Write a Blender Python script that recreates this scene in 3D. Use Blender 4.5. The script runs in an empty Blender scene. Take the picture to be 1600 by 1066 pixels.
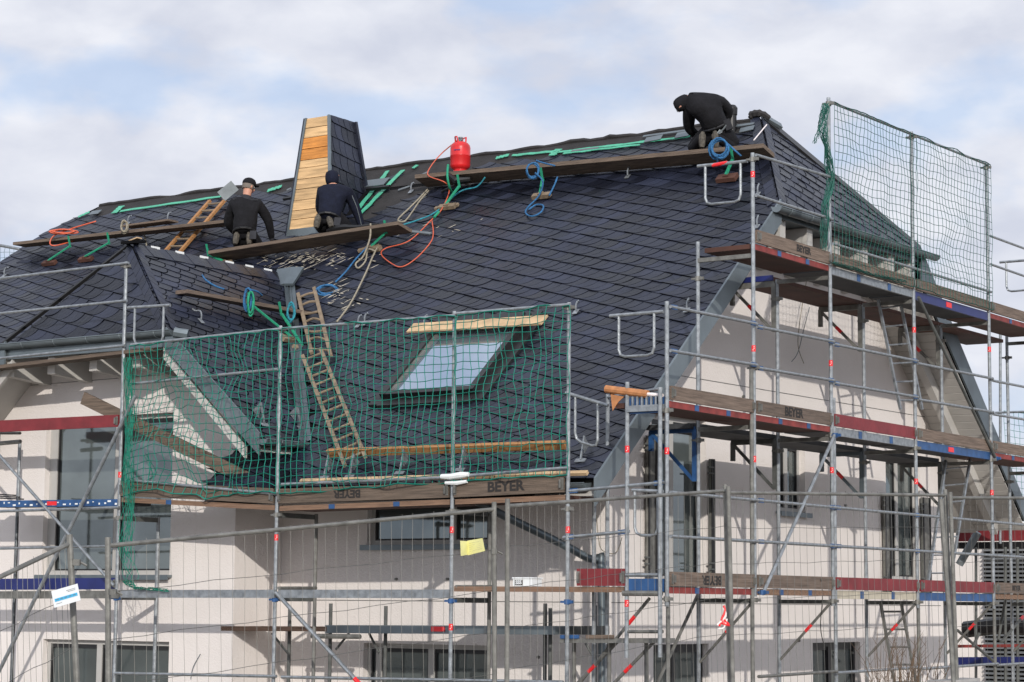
import bpy, bmesh, math, random
from mathutils import Vector as V, Matrix, noise
random.seed(7)
scene = bpy.context.scene
COL = scene.collection
# ---------------------------------------------------------------- camera
F, PI_, RO, YA = 3412.3, 0.119495, 0.00853851, 0.60095
fw = V((-math.sin(YA)*math.cos(PI_), math.cos(YA)*math.cos(PI_), math.sin(PI_)))
rh = V((math.cos(YA), math.sin(YA), 0)); fh = V((-math.sin(YA), math.cos(YA), 0)); UP = V((0, 0, 1))
_u = rh.cross(fw)
rt = math.cos(RO)*rh + math.sin(RO)*_u; upc = -math.sin(RO)*rh + math.cos(RO)*_u
def ray(x, y): return fw + rt*((x-800)/F) - upc*((y-533)/F)
_d = ray(1042, 700); _d = _d/math.hypot(_d.x, _d.y)
CAM = -_d*24.0; CAM.z = 2.0
cd = bpy.data.cameras.new('camera'); cam = bpy.data.objects.new('camera', cd); COL.objects.link(cam)
cam.matrix_world = Matrix(((rt.x, upc.x, -fw.x, CAM.x), (rt.y, upc.y, -fw.y, CAM.y), (rt.z, upc.z, -fw.z, CAM.z), (0, 0, 0, 1)))
cd.sensor_width = 36; cd.lens = F/1600*36; cd.clip_start = 0.1; cd.clip_end = 3000
scene.camera = cam
# ---------------------------------------------------------------- world
SUN = V((0.9, -1.0, 0.46)).normalized()
EL = math.asin(SUN.z)
w = bpy.data.worlds.new('World'); scene.world = w; w.use_nodes = True
nt = w.node_tree; nt.nodes.clear(); N = nt.nodes.new; L = nt.links.new
out = N('ShaderNodeOutputWorld'); mixs = N('ShaderNodeMixShader'); sky = N('ShaderNodeTexSky'); sky.sky_type = 'NISHITA'
sky.sun_disc = False; sky.sun_elevation = EL; sky.sun_rotation = math.atan2(SUN.x, SUN.y)
b1 = N('ShaderNodeBackground'); b1.inputs[1].default_value = 0.15
b2 = N('ShaderNodeBackground'); b2.inputs[1].default_value = 1.0
tc = N('ShaderNodeTexCoord'); mp = N('ShaderNodeMapping'); mp.inputs['Scale'].default_value = (6.5, 6.5, 13.0)
mp.inputs['Location'].default_value = (4.2, 0.3, 2.6)
n1 = N('ShaderNodeTexNoise'); n1.inputs['Scale'].default_value = 1.5; n1.inputs['Detail'].default_value = 5; n1.inputs['Roughness'].default_value = .5
n2 = N('ShaderNodeTexNoise'); n2.inputs['Scale'].default_value = 2.6; n2.inputs['Detail'].default_value = 6; n2.inputs['Distortion'].default_value = .15
r1 = N('ShaderNodeValToRGB'); r1.color_ramp.elements[0].position = .37; r1.color_ramp.elements[0].color = (.42, .42, .42, 1)
r1.color_ramp.elements[1].position = .50; r1.color_ramp.elements[1].color = (1, 1, 1, 1)
r2 = N('ShaderNodeValToRGB'); r2.color_ramp.elements[0].position = .34; r2.color_ramp.elements[0].color = (.655, .69, .80, 1)
r2.color_ramp.elements[1].position = .66; r2.color_ramp.elements[1].color = (.86, .88, .95, 1)
L(tc.outputs['Generated'], mp.inputs[0]); L(mp.outputs[0], n1.inputs['Vector']); L(mp.outputs[0], n2.inputs['Vector'])
L(n1.outputs[0], r1.inputs[0]); L(n2.outputs[0], r2.inputs[0]); 
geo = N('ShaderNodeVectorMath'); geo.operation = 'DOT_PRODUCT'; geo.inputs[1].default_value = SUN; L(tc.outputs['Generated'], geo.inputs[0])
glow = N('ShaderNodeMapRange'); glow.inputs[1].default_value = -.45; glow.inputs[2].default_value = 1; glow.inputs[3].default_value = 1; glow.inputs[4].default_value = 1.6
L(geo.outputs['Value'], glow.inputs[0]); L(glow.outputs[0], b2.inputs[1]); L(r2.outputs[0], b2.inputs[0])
tint = N('ShaderNodeMix'); tint.data_type = 'RGBA'; tint.inputs[0].default_value = .75; tint.inputs[7].default_value = (2.9, 3.95, 5.9, 1)
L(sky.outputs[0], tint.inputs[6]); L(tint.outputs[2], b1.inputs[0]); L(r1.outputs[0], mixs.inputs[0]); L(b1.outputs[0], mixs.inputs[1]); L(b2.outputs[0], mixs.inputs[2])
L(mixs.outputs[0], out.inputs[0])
sl = bpy.data.lights.new('sun', 'SUN'); so = bpy.data.objects.new('sun', sl); COL.objects.link(so)
sl.energy = 3.1; sl.angle = math.radians(.55); sl.color = (1, .945, .87)
so.rotation_euler = SUN.to_track_quat('Z', 'Y').to_euler()
scene.view_settings.view_transform = 'Standard'; scene.view_settings.look = 'None'; scene.view_settings.exposure = 0; scene.view_settings.gamma = 1
scene.render.resolution_x = 1024; scene.render.resolution_y = 682

# ---------------------------------------------------------------- pixel -> point on a real plane
def P(x, y, n, d0):
    d = ray(x, y); n = V(n); return CAM + d*((d0 - n.dot(CAM))/n.dot(d))
def PX(x, y, X): return P(x, y, (1, 0, 0), X)
def PY(x, y, Y): return P(x, y, (0, 1, 0), Y)
def PZ(x, y, dist):                       # point at a horizontal distance from the camera
    d = ray(x, y); return CAM + d*(dist/(d.dot(fh)))
S = .857; NM = V((0, -S, 1)); NML = NM.length; D0 = 3.44-.3*S; NU = NM/NML
def RP(x, y, off=0.): return P(x, y, NM, D0+off*NML)
WX, WZ, WS = -9.17, 6.88, .9; NW = V((WS, 0, 1)); NWL = NW.length; DW = WZ+WS*WX; NWU = NW/NWL
def WP(x, y, off=0.): return P(x, y, NW, DW+off*NWL)
def zmain(y): return 3.44+S*(y-.3)
# ---------------------------------------------------------------- materials
MATS = {}
def mat(name, col, rough=.6, metal=0., var=.0, scale=6., bump=0., bscale=None, stretch=None, rnd=0., spec=None, col2=None):
    m = bpy.data.materials.new(name); m.use_nodes = True; t = m.node_tree; b = t.nodes['Principled BSDF']
    b.inputs['Roughness'].default_value = rough; b.inputs['Metallic'].default_value = metal
    if spec is not None: b.inputs['Specular IOR Level'].default_value = spec
    col = tuple(col)+(1,); src = None
    co = t.nodes.new('ShaderNodeTexCoord'); mpn = t.nodes.new('ShaderNodeMapping'); t.links.new(co.outputs['Object'], mpn.inputs[0])
    if stretch: mpn.inputs['Scale'].default_value = stretch
    no = t.nodes.new('ShaderNodeTexNoise'); no.inputs['Scale'].default_value = scale; no.inputs['Detail'].default_value = 5
    t.links.new(mpn.outputs[0], no.inputs['Vector'])
    ramp = t.nodes.new('ShaderNodeValToRGB'); ramp.color_ramp.elements[0].position = .3; ramp.color_ramp.elements[1].position = .7
    c2 = tuple(col2)+(1,) if col2 else tuple(min(1, c*(1+var)) for c in col[:3])+(1,)
    c1 = col if col2 else tuple(c*(1-var) for c in col[:3])+(1,)
    ramp.color_ramp.elements[0].color = c1; ramp.color_ramp.elements[1].color = c2
    t.links.new(no.outputs[0], ramp.inputs[0]); src = ramp.outputs[0]
    if rnd:
        at = t.nodes.new('ShaderNodeAttribute'); at.attribute_name = 'rnd'
        mr = t.nodes.new('ShaderNodeMapRange'); mr.inputs[3].default_value = 1-rnd; mr.inputs[4].default_value = 1+rnd
        t.links.new(at.outputs['Fac'], mr.inputs[0]); mx = t.nodes.new('ShaderNodeVectorMath'); mx.operation = 'SCALE'
        t.links.new(src, mx.inputs[0]); t.links.new(mr.outputs[0], mx.inputs['Scale']); src = mx.outputs[0]
        mr2 = t.nodes.new('ShaderNodeMapRange'); mr2.inputs[3].default_value = rough-.08; mr2.inputs[4].default_value = rough+.12
        t.links.new(at.outputs['Fac'], mr2.inputs[0]); t.links.new(mr2.outputs[0], b.inputs['Roughness'])
    t.links.new(src, b.inputs['Base Color'])
    if bump:
        n3 = t.nodes.new('ShaderNodeTexNoise'); n3.inputs['Scale'].default_value = bscale or scale*4; n3.inputs['Detail'].default_value = 4
        t.links.new(mpn.outputs[0], n3.inputs['Vector'])
        bp = t.nodes.new('ShaderNodeBump'); bp.inputs['Strength'].default_value = bump; bp.inputs['Distance'].default_value = .02
        t.links.new(n3.outputs[0], bp.inputs['Height']); t.links.new(bp.outputs[0], b.inputs['Normal'])
    MATS[name] = m; return m
mat('wall', (.69, .645, .615), .9, var=.055, scale=.9, bump=.35, bscale=45)
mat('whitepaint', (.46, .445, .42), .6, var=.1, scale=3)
mat('slate', (.0112, .0138, .0255), .40, var=.42, scale=2.2, bump=.35, bscale=22, rnd=.6, spec=.46)
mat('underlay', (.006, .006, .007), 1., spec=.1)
mat('membrane', (.020, .018, .018), .85, var=.3, scale=5, bump=.5, bscale=14)
mat('tape', (.07, .38, .24), .5, var=.15, scale=9, bump=.4)
mat('zinc', (.165, .195, .21), .42, .55, var=.16, scale=2.5, bump=.12)
mat('zincdark', (.11, .135, .15), .42, .5, var=.2, scale=3)
mat('galv', (.27, .29, .305), .45, .6, var=.28, scale=14, bump=.15)
mat('galvold', (.17, .168, .155), .6, .45, var=.3, scale=10, bump=.2)
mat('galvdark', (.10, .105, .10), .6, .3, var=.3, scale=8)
mat('plank', (.135, .10, .075), .85, var=.38, scale=3, stretch=(1, 7, 22), bump=.4, rnd=.2)
mat('planky', (.135, .10, .078), .85, var=.38, scale=3, stretch=(7, 1, 22), bump=.4, rnd=.2)
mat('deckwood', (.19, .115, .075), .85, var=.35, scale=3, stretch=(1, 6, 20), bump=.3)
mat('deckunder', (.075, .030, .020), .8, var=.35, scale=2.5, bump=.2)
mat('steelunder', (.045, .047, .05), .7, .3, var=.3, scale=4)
mat('redpaint', (.165, .016, .020), .55, var=.22, scale=5, bump=.15)
mat('rededge', (.20, .03, .025), .6, var=.4, scale=6)
mat('bluepaint', (.018, .07, .19), .5, var=.3, scale=7)
mat('bluedeep', (.010, .017, .11), .45, var=.15, scale=5)
mat('sticker', (.72, .02, .025), .4, var=.1, scale=60)
mat('stickerwhite', (.8, .72, .7), .5)
mat('orangeboard', (.55, .22, .045), .7, var=.35, scale=2.2, stretch=(1.5, 1.5, 12), bump=.15)
mat('newwood', (.52, .34, .17), .75, var=.3, scale=1.6, stretch=(1.5, 1.5, 16), rnd=.30, bump=.15)
mat('orangewood', (.34, .165, .06), .7, var=.25, scale=4, stretch=(1, 8, 8))
mat('ladderwood', (.20, .15, .10), .85, var=.3, scale=8, bump=.2)
mat('plywood', (.47, .33, .19), .8, var=.25, scale=5)
mat('glass', (.15, .175, .175), .05, .55, var=.25, scale=1.2, bump=.04, bscale=2, spec=1.0)
mat('glassroof', (.40, .48, .58), .03, .85, var=.04, spec=1.0)
mat('frame', (.42, .41, .39), .5, var=.05)
mat('framedark', (.02, .02, .021), .45, .2, var=.2)
mat('net', (.0, .17, .125), .75, var=.1)
mat('netdark', (.01, .09, .07), .75, var=.1)
mat('netbunch', (.0, .15, .10), .8, var=.3, scale=30)
mat('wire', (.12, .118, .11), .5, .6, var=.15, scale=20)
mat('blackcloth', (.008, .008, .010), .9, var=.3, scale=8, bump=1., bscale=11, spec=.25)
mat('navycloth', (.006, .008, .019), .9, var=.3, scale=8, bump=1., bscale=11, spec=.25)
mat('greycloth', (.032, .033, .038), .95, var=.2, scale=8, spec=.15)
mat('skin', (.50, .25, .17), .6, var=.06); mat('hair', (.16, .135, .115), .8, var=.2)
mat('boot', (.10, .085, .065), .9, var=.4, scale=16, bump=.4)
mat('redgas', (.52, .012, .014), .33, var=.16, scale=9)
mat('blacksteel', (.012, .012, .013), .45, .2)
mat('ropeblue', (.025, .12, .27), .85, var=.4, scale=40, bump=.5)
mat('ropegreen', (.01, .24, .13), .8, var=.3, scale=30)
mat('ropebeige', (.28, .25, .19), .9, var=.3, scale=40, bump=.5)
mat('ropeteal', (.02, .20, .26), .85, var=.4, scale=40)
mat('hose', (.55, .10, .045), .5, var=.12)
mat('lead', (.15, .17, .18), .6, .3, var=.2)
mat('white', (.72, .74, .74), .5); mat('cyan', (.05, .38, .62), .5); mat('yellow', (.72, .70, .32), .6, var=.06)
mat('ink', (.02, .017, .016), .8); mat('paper', (.42, .18, .07), .7, var=.25, scale=12); mat('lime', (.42, .38, .30), .9, var=.2)
mat('ground', (.24, .21, .17), .95, var=.45, scale=.8, bump=.6, bscale=9)
mat('concrete', (.30, .29, .28), .9, var=.15); mat('twig', (.12, .08, .05), .9); mat('sole', (.085, .075, .06), .9, var=.5, scale=25, bump=.8); mat('louvre', (.20, .21, .22), .5, .3, var=.1)
# ---------------------------------------------------------------- mesh builder
class MB:
    def __init__(s): s.v = []; s.f = []; s.r = []; s.mi = []; s.ms = []; s.cur = 0; s.rv = .5
    def m(s, name):
        if name not in s.ms: s.ms.append(name)
        s.cur = s.ms.index(name); return s
    def face(s, idx): s.f.append(idx); s.r.append(s.rv); s.mi.append(s.cur)
    def add(s, vs, fs):
        o = len(s.v); s.v += [V(a) for a in vs]
        for f in fs: s.face([o+i for i in f])
        return s
    def poly(s, pts): return s.add(pts, [list(range(len(pts)))])
    def box(s, lo, hi):
        (a, b, c), (d, e, f) = lo, hi
        return s.add([(a, b, c), (d, b, c), (d, e, c), (a, e, c), (a, b, f), (d, b, f), (d, e, f), (a, e, f)],
                     [(0, 3, 2, 1), (4, 5, 6, 7), (0, 1, 5, 4), (1, 2, 6, 5), (2, 3, 7, 6), (3, 0, 4, 7)])
    def obox(s, c, ax, ay, az):            # centre + half axes
        c, ax, ay, az = V(c), V(ax), V(ay), V(az)
        q = [c+ax*i+ay*j+az*k for k in (-1, 1) for i, j in ((-1, -1), (1, -1), (1, 1), (-1, 1))]
        return s.add(q, [(0, 3, 2, 1), (4, 5, 6, 7), (0, 1, 5, 4), (1, 2, 6, 5), (2, 3, 7, 6), (3, 0, 4, 7)])
    def beam(s, p0, p1, w, h, side=None):   # w sideways, h along 'up'
        p0, p1 = V(p0), V(p1); d = (p1-p0); l = d.length; d.normalize()
        up = V(side) if side is not None else (UP if abs(d.z) < .9 else V((0, 1, 0)))
        sd = d.cross(up).normalized(); up = sd.cross(d).normalized()
        return s.obox((p0+p1)/2, d*l/2, sd*w/2, up*h/2)
    def tube(s, pts, r, n=8, caps=True, closed=False):
        pts = [V(p) for p in pts]; o = len(s.v); k = len(pts); last = None
        for i, p in enumerate(pts):
            a = pts[i-1] if (i > 0 or closed) else p; b = pts[(i+1) % k] if (i < k-1 or closed) else p
            t = (b-a)
            if t.length < 1e-9: t = V((0, 0, 1))
            t.normalize()
            if last is None: x = t.cross(UP if abs(t.z) < .95 else V((1, 0, 0))).normalized()
            else:
                x = last - t*last.dot(t)
                x = x.normalized() if x.length > 1e-6 else t.cross(V((1, .3, .2))).normalized()
            last = x; y = t.cross(x); rr = r[i] if isinstance(r, (list, tuple)) else r
            for j in range(n):
                an = 2*math.pi*j/n; s.v.append(p+x*math.cos(an)*rr+y*math.sin(an)*rr)
        for i in range(k if closed else k-1):
            for j in range(n):
                a = o+i*n+j; b = o+i*n+(j+1) % n; i2 = (i+1) % k
                s.face([a, b, o+i2*n+(j+1) % n, o+i2*n+j])
        if caps and not closed:
            s.face([o+j for j in reversed(range(n))]); s.face([o+(k-1)*n+j for j in range(n)])
        return s
    def prism(s, pts, d):                  # polygon extruded by vector d
        pts = [V(p) for p in pts]; d = V(d); n = len(pts)
        return s.add(pts+[p+d for p in pts], [list(range(n))[::-1], [n+i for i in range(n)]]+[(i, (i+1) % n, n+(i+1) % n, n+i) for i in range(n)])
    def lathe(s, c, prof, n=20, ax=None, rx=None):
        c = V(c); ax = V(ax) if ax is not None else UP; x = V(rx) if rx is not None else ax.orthogonal().normalized(); y = ax.cross(x); o = len(s.v)
        for r, z in prof:
            for j in range(n):
                a = 2*math.pi*j/n; s.v.append(c+ax*z+x*math.cos(a)*r+y*math.sin(a)*r)
        for i in range(len(prof)-1):
            for j in range(n): s.face([o+i*n+j, o+i*n+(j+1) % n, o+(i+1)*n+(j+1) % n, o+(i+1)*n+j])
        return s
    def build(s, name, material, parent=None, smooth=False, origin=None):
        me = bpy.data.meshes.new(name)
        org = V(origin) if origin is not None else V((0, 0, 0))
        me.from_pydata([v-org for v in s.v], [], s.f); me.update()
        bm = bmesh.new(); bm.from_mesh(me); bmesh.ops.recalc_face_normals(bm, faces=bm.faces) if not getattr(s, 'keep', 0) else None; bm.to_mesh(me); bm.free()
        if s.ms:
            for q in s.ms: me.materials.append(MATS[q])
            me.polygons.foreach_set('material_index', s.mi)
        else: me.materials.append(MATS[material])
        at = me.attributes.new('rnd', 'FLOAT', 'FACE'); at.data.foreach_set('value', s.r)
        if smooth: me.polygons.foreach_set('use_smooth', [True]*len(me.polygons))
        ob = bpy.data.objects.new(name, me); COL.objects.link(ob)
        ob.location = org
        if parent is not None:
            ob.parent = parent; ob.location = org - WL[parent.name]
        WL[ob.name] = org.copy()
        return ob
WL = {}
def tag(o, label=None, cat=None, group=None, kind=None):
    if label: o['label'] = label
    if cat: o['category'] = cat
    if group: o['group'] = group
    if kind: o['kind'] = kind
    return o
def thing(name, label, cat, loc=(0, 0, 0), group=None):
    o = bpy.data.objects.new(name, None); COL.objects.link(o); o.location = V(loc); o.empty_display_size = .1
    WL[o.name] = V(loc); return tag(o, label, cat, group)
def spline(pts, n=6):
    pts = [V(p) for p in pts]; q = []
    for i in range(len(pts)-1):
        a = pts[max(i-1, 0)]; b = pts[i]; c = pts[i+1]; d = pts[min(i+2, len(pts)-1)]
        for k in range(n):
            t = k/n; q.append(.5*((2*b)+(c-a)*t+(2*a-5*b+4*c-d)*t*t+(3*b-a-3*c+d)*t**3))
    return q+[pts[-1]]
def lettering(txt, origin, right, up, size, parent, name='lettering', material='ink', ext=.0012, sx=1.):
    cu = bpy.data.curves.new('txt', 'FONT'); cu.body = txt; cu.size = size; cu.align_x = 'CENTER'; cu.align_y = 'CENTER'; cu.offset = size*.035; cu.extrude = ext; cu.resolution_u = 3
    ob = bpy.data.objects.new('txt', cu); COL.objects.link(ob); bpy.context.view_layer.update()
    me = bpy.data.meshes.new_from_object(ob.evaluated_get(bpy.context.evaluated_depsgraph_get())); bpy.data.objects.remove(ob)
    r = V(right).normalized(); u = V(up); u = (u-r*u.dot(r)).normalized(); n = r.cross(u)
    o = V(origin)
    for v in me.vertices: v.co = o + r*v.co.x*sx + u*v.co.y + n*(v.co.z)-WL[parent.name]
    me.materials.clear(); me.materials.append(MATS[material]); me.name = name
    e = bpy.data.objects.new(name, me); COL.objects.link(e); e.parent = parent; WL[e.name] = WL[parent.name]; return e

# ================================================================ GROUND
def gh(x, y):
    q = V((x, y, 0))-V((CAM.x, CAM.y, 0)); z = q.dot(fh); 
    a = .4+.033*max(0, min(z, 23)-6)*1.1
    t = max(0, min(1, (z-22.6)/2.6)); t = t*t*(3-2*t)
    return a*(1-t)+(-.9)*t + .05*noise.noise(V((x*.4, y*.4, 0)))
g = MB(); nx = 90
xs = [(-1+2*i/nx) for i in range(nx+1)]; xs = [math.copysign(abs(a)**2.4, a)*1200+(-3) for a in xs]
ys = [(-1+2*i/nx) for i in range(nx+1)]; ys = [math.copysign(abs(a)**2.4, a)*1200+(-2) for a in ys]
vv = [(x, y, gh(x, y)) for y in ys for x in xs]
g.add(vv, [(j*(nx+1)+i, j*(nx+1)+i+1, (j+1)*(nx+1)+i+1, (j+1)*(nx+1)+i) for j in range(nx) for i in range(nx)])
tag(g.build('ground', 'ground', smooth=True), kind='structure')

# ================================================================ HOUSE
house = thing('house', 'cream rendered house with a steep dark slate roof being laid behind the scaffolding', 'house', (-5, 6, -.9))
XG, YF, YWF, XWS = -1.95, 1.9, .95, -7.1      # gable wall, main front wall, wing front wall, wing side wall
ZB = -1.2; YB = 12.0
def holed(mb, o, u, v, U0, U1, V0, V1, holes, depth, nrm):
    us = sorted({U0, U1, *[h[0] for h in holes], *[h[1] for h in holes]}); vs = sorted({V0, V1, *[h[2] for h in holes], *[h[3] for h in holes]})
    o, u, v, nrm = V(o), V(u), V(v), V(nrm)
    for i in range(len(us)-1):
        for j in range(len(vs)-1):
            a, b, c, d = us[i], us[i+1], vs[j], vs[j+1]
            if any(h[0] <= a and b <= h[1] and h[2] <= c and d <= h[3] for h in holes): continue
            mb.poly([o+u*a+v*c, o+u*b+v*c, o+u*b+v*d, o+u*a+v*d])
    for a, b, c, d in holes:
        q = [o+u*a+v*c, o+u*b+v*c, o+u*b+v*d, o+u*a+v*d]
        for k in range(4):
            p0, p1 = q[k], q[(k+1) % 4]; mb.poly([p0, p1, p1-nrm*depth, p0-nrm*depth])
# gable wall windows (y0,y1,z0,z1)
GW = [(2.95, 4.35, 2.30, 4.40), (6.35, 7.2, 3.3, 4.28), (9.9, 11.15, 2.40, 4.3), (3.0, 4.4, -.7, 1.5), (7.4, 8.95, -.7, 1.48)]
mw = MB()
holed(mw, (XG, 0, 0), (0, 1, 0), (0, 0, 1), YF, YB, ZB, 4.5, GW, .2, (1, 0, 0))
yt = .3+(6.75-3.44)/S
mw.poly([(XG, YF, 4.5), (XG, YB, 4.5), (XG, 9.3, 6.78), (XG, 9.0, 7.12), (XG, 4.75, 7.12)])
house_wall = mw.build('gable_wall', 'wall', house)
FW = [(-5.65, -3.72, 2.74, 3.30), (-5.68, -3.68, -.6, 1.47)]
mw = MB(); holed(mw, (0, YF, 0), (1, 0, 0), (0, 0, 1), XWS, XG, ZB, 4.6, FW, .2, (0, -1, 0)); mw.build('front_wall', 'wall', house)
WW = [(-10.68, -8.25, 2.34, 4.52), (-10.6, -8.22, -.7, 1.45)]
mw = MB(); holed(mw, (0, YWF, 0), (1, 0, 0), (0, 0, 1), -11.6, XWS, ZB, 4.75, WW, .2, (0, -1, 0))
mw.poly([(-11.6, YWF, 4.75), (XWS, YWF, 4.75), (-7.9, YWF, 5.48), (-10.5, YWF, 5.48), (-11.3, YWF, 4.9)])
mw.poly([(XWS, YWF, ZB), (XWS, YF, ZB), (XWS, YF, 4.75), (XWS, YWF, 4.75)])
mw.box((-11.62, YWF+.01, ZB), (-11.6, 9, 4.6)); mw.build('wing_wall', 'wall', house)
mw = MB(); mw.poly([(XG, YB, ZB), (-17, YB, ZB), (-17, YB, 4.2), (XG, YB, 4.2)]); mw.poly([(-17, YB, ZB), (-17, 2.2, ZB), (-17, 2.2, 4.6), (-17, YB, 4.2)])
mw.poly([(-17, 2.2, ZB), (-11.6, 2.2, ZB), (-11.6, 2.2, 4.6), (-17, 2.2, 4.6)]); mw.build('rear_wall', 'wall', house)
for x, y, pl_ in ((842, 1027, 0), (700, 905, 0), (1247, 1001, 1), (1140, 960, 1), (1330, 1020, 1), (1320, 790, 1), (1160, 620, 1), (620, 905, 0)):
    q = PY(x, y, YF) if pl_ == 0 else PX(x, y, XG); n_ = V((0, -1, 0)) if pl_ == 0 else V((1, 0, 0)); m = MB(); m.tube([q, q+n_*.03], .018, 8); m.build('wall_anchor', 'galvold', house)
# thin render joint lines
for a_, b_ in (((XG+.002, 2.2, 4.93), (XG+.002, 11.4, 4.98)), ((-11.5, YWF-.002, 5.02), (-7.3, YWF-.002, 5.05)), ((XG+.002, 2.0, 2.02), (XG+.002, 11.9, 2.02)), ((-7.0, YF-.002, 2.02), (-2., YF-.002, 2.02))):
    mj = MB(); mj.beam(a_, b_, .006, .009); mj.build('render_joint', 'galvold', house)

def window(o, u, v, nrm, a, b, c, d, sashes, sill=True, dark=False, handle=False, fr=.06):
    o, u, v, nrm = V(o), V(u), V(v), V(nrm); m = MB(); m.m('framedark' if dark else 'frame')
    def pl(a, b, c, d, t0, t1): m.obox(o+u*(a+b)/2+v*(c+d)/2-nrm*(t0+t1)/2, u*(b-a)/2, v*(d-c)/2, nrm*(t1-t0)/2)
    t0, t1 = .09, .16
    pl(a, b, c, c+fr, t0, t1); pl(a, b, d-fr, d, t0, t1); pl(a, a+fr, c+fr, d-fr, t0, t1); pl(b-fr, b, c+fr, d-fr, t0, t1)
    xs = [a+fr+(b-a-2*fr)*k for k in sashes]
    for x in xs: pl(x-fr*.8, x+fr*.8, c+fr, d-fr, t0-.006, t1)
    m.m('framedark'); 
    for p, q in zip([a+fr]+[x+fr*.8 for x in xs], [x-fr*.8 for x in xs]+[b-fr]):
        pl(p, p+.022, c+fr, d-fr, t0+.012, t1-.01); pl(q-.022, q, c+fr, d-fr, t0+.012, t1-.01); pl(p+.022, q-.022, c+fr, c+fr+.022, t0+.012, t1-.01); pl(p+.022, q-.022, d-fr-.05, d-fr, t0+.012, t1-.01)
    w = m.build('window', 'frame', house, origin=o+u*a+v*c)
    g = MB()
    for p, q in zip([a+fr]+[x+fr*.8 for x in xs], [x-fr*.8 for x in xs]+[b-fr]):
        c0 = o+u*(p+.02)-nrm*.13; c1 = o+u*(q-.02)-nrm*.13; z0, z1 = v*(c+fr+.02), v*(d-fr-.04)
        k = len(g.v); tilt = nrm*.0
        g.add([c0+z0, c1+z0, c1+z1, c0+z1], [(0, 1, 2, 3)])
    g.build('pane', 'glass', w)
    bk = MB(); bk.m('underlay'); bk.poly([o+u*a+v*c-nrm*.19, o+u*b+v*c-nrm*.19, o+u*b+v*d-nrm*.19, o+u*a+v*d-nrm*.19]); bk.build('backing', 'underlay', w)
    if sill:
        s_ = MB(); s_.obox(o+u*(a+b)/2+v*(c-.02)+nrm*-.01, u*((b-a)/2+.05), v*.018, nrm*.10); s_.obox(o+u*(a+b)/2+v*(c-.05)+nrm*.085, u*((b-a)/2+.05), v*.02, nrm*.006); s_.build('sill', 'zinc', w)
    return w
for h, s_ in zip(WW, ([.02, .55], [.42, .5])): window((0, YWF, 0), (1, 0, 0), UP, (0, -1, 0), *h, s_)
for h, s_ in zip(FW, ([.70], [.07, .52])): window((0, YF, 0), (1, 0, 0), UP, (0, -1, 0), *h, s_)
for k, h in enumerate(GW): window((XG, 0, 0), (0, 1, 0), UP, (1, 0, 0), *h, [.45] if k != 1 else [.5], sill=k in (0, 1, 2), dark=k > 2)
# open shutters / tall louvred panels beside the gable doors
for k, (y0, y1, z0, z1) in enumerate(((2.75, 2.98, 2.34, 4.1), (4.36, 4.46, 2.3, 3.9), (9.7, 9.92, 2.2, 3.7), (11.1, 11.4, 2.2, 3.7))):
    m = MB(); m.m('galvold'); m.box((XG+.03, y0, z0), (XG+.07, y1, z1)); m.m('framedark'); m.box((XG+.071, y0, z0), (XG+.085, y0+.03, z1)); m.box((XG+.071, y1-.05, z0), (XG+.085, y1-.02, z1))
    for z in (z0+.15, z1-.2):
        m.m('galvdark'); m.box((XG+.072, y0-.10, z), (XG+.09, y0+.05, z+.02)); m.box((XG+.072, y0-.10, z+.08), (XG+.09, y0+.05, z+.1))
    m.build('shutter', 'galvold', house)
# ---- roof bodies
roofb = MB(); t = .012
def slab(pts, th=.05): roofb.prism(pts, (0, 0, -th))
R0 = (-2.4, 6.75, 8.97); R1 = (-15.6, 6.75, 8.97)
E1 = (-1.1, 4.78, zmain(4.78)); E2 = (-1.1, 9.35, 7.30)
def zm(x, y): return (x, y, zmain(y))
slab([R0, R1, zm(-16.35, 6.14), zm(-16.7, 5.43), zm(-17.3, 4.2), zm(-17.6, 2.), zm(-11.1, 2.), zm(-9.17, 4.31), zm(-7.25, 2.2), zm(-7.1, 1.9), zm(-7.1, .3), zm(-1.1, .3), E1])
slab([R0, E1, E2]); slab([R0, E2, (-1.1, 13.5, 3.45)]); slab([R0, (-1.1, 13.5, 3.45), (-17.6, 13.5, 3.45), R1])
slab([R1, (-17.6, 13.5, 3.45), zm(-17.6, 2), zm(-17.3, 4.2), zm(-16.7, 5.43), zm(-16.35, 6.14)])
WA = (WX, 1.0, WZ); WH1 = (-7.64, .2, 5.5); WH0 = (-10.70, .2, 5.5)
def zw(x, y): return (x, y, WZ-WS*abs(x-WX))
WEX = -6.02
yv = .3+((WZ-WS*(WEX-WX))-3.44)/S
slab([WA, (WX, 4.31, WZ), zw(WEX, yv), zw(WEX, .14), (-7.64, .14, 5.503)]); slab([WA, WH0, WH1])
slab([WA, (WX, 4.31, WZ), zw(-12.32, yv), zw(-12.32, .2), WH0])
roof = roofb.build('roof', 'underlay', house)
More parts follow.
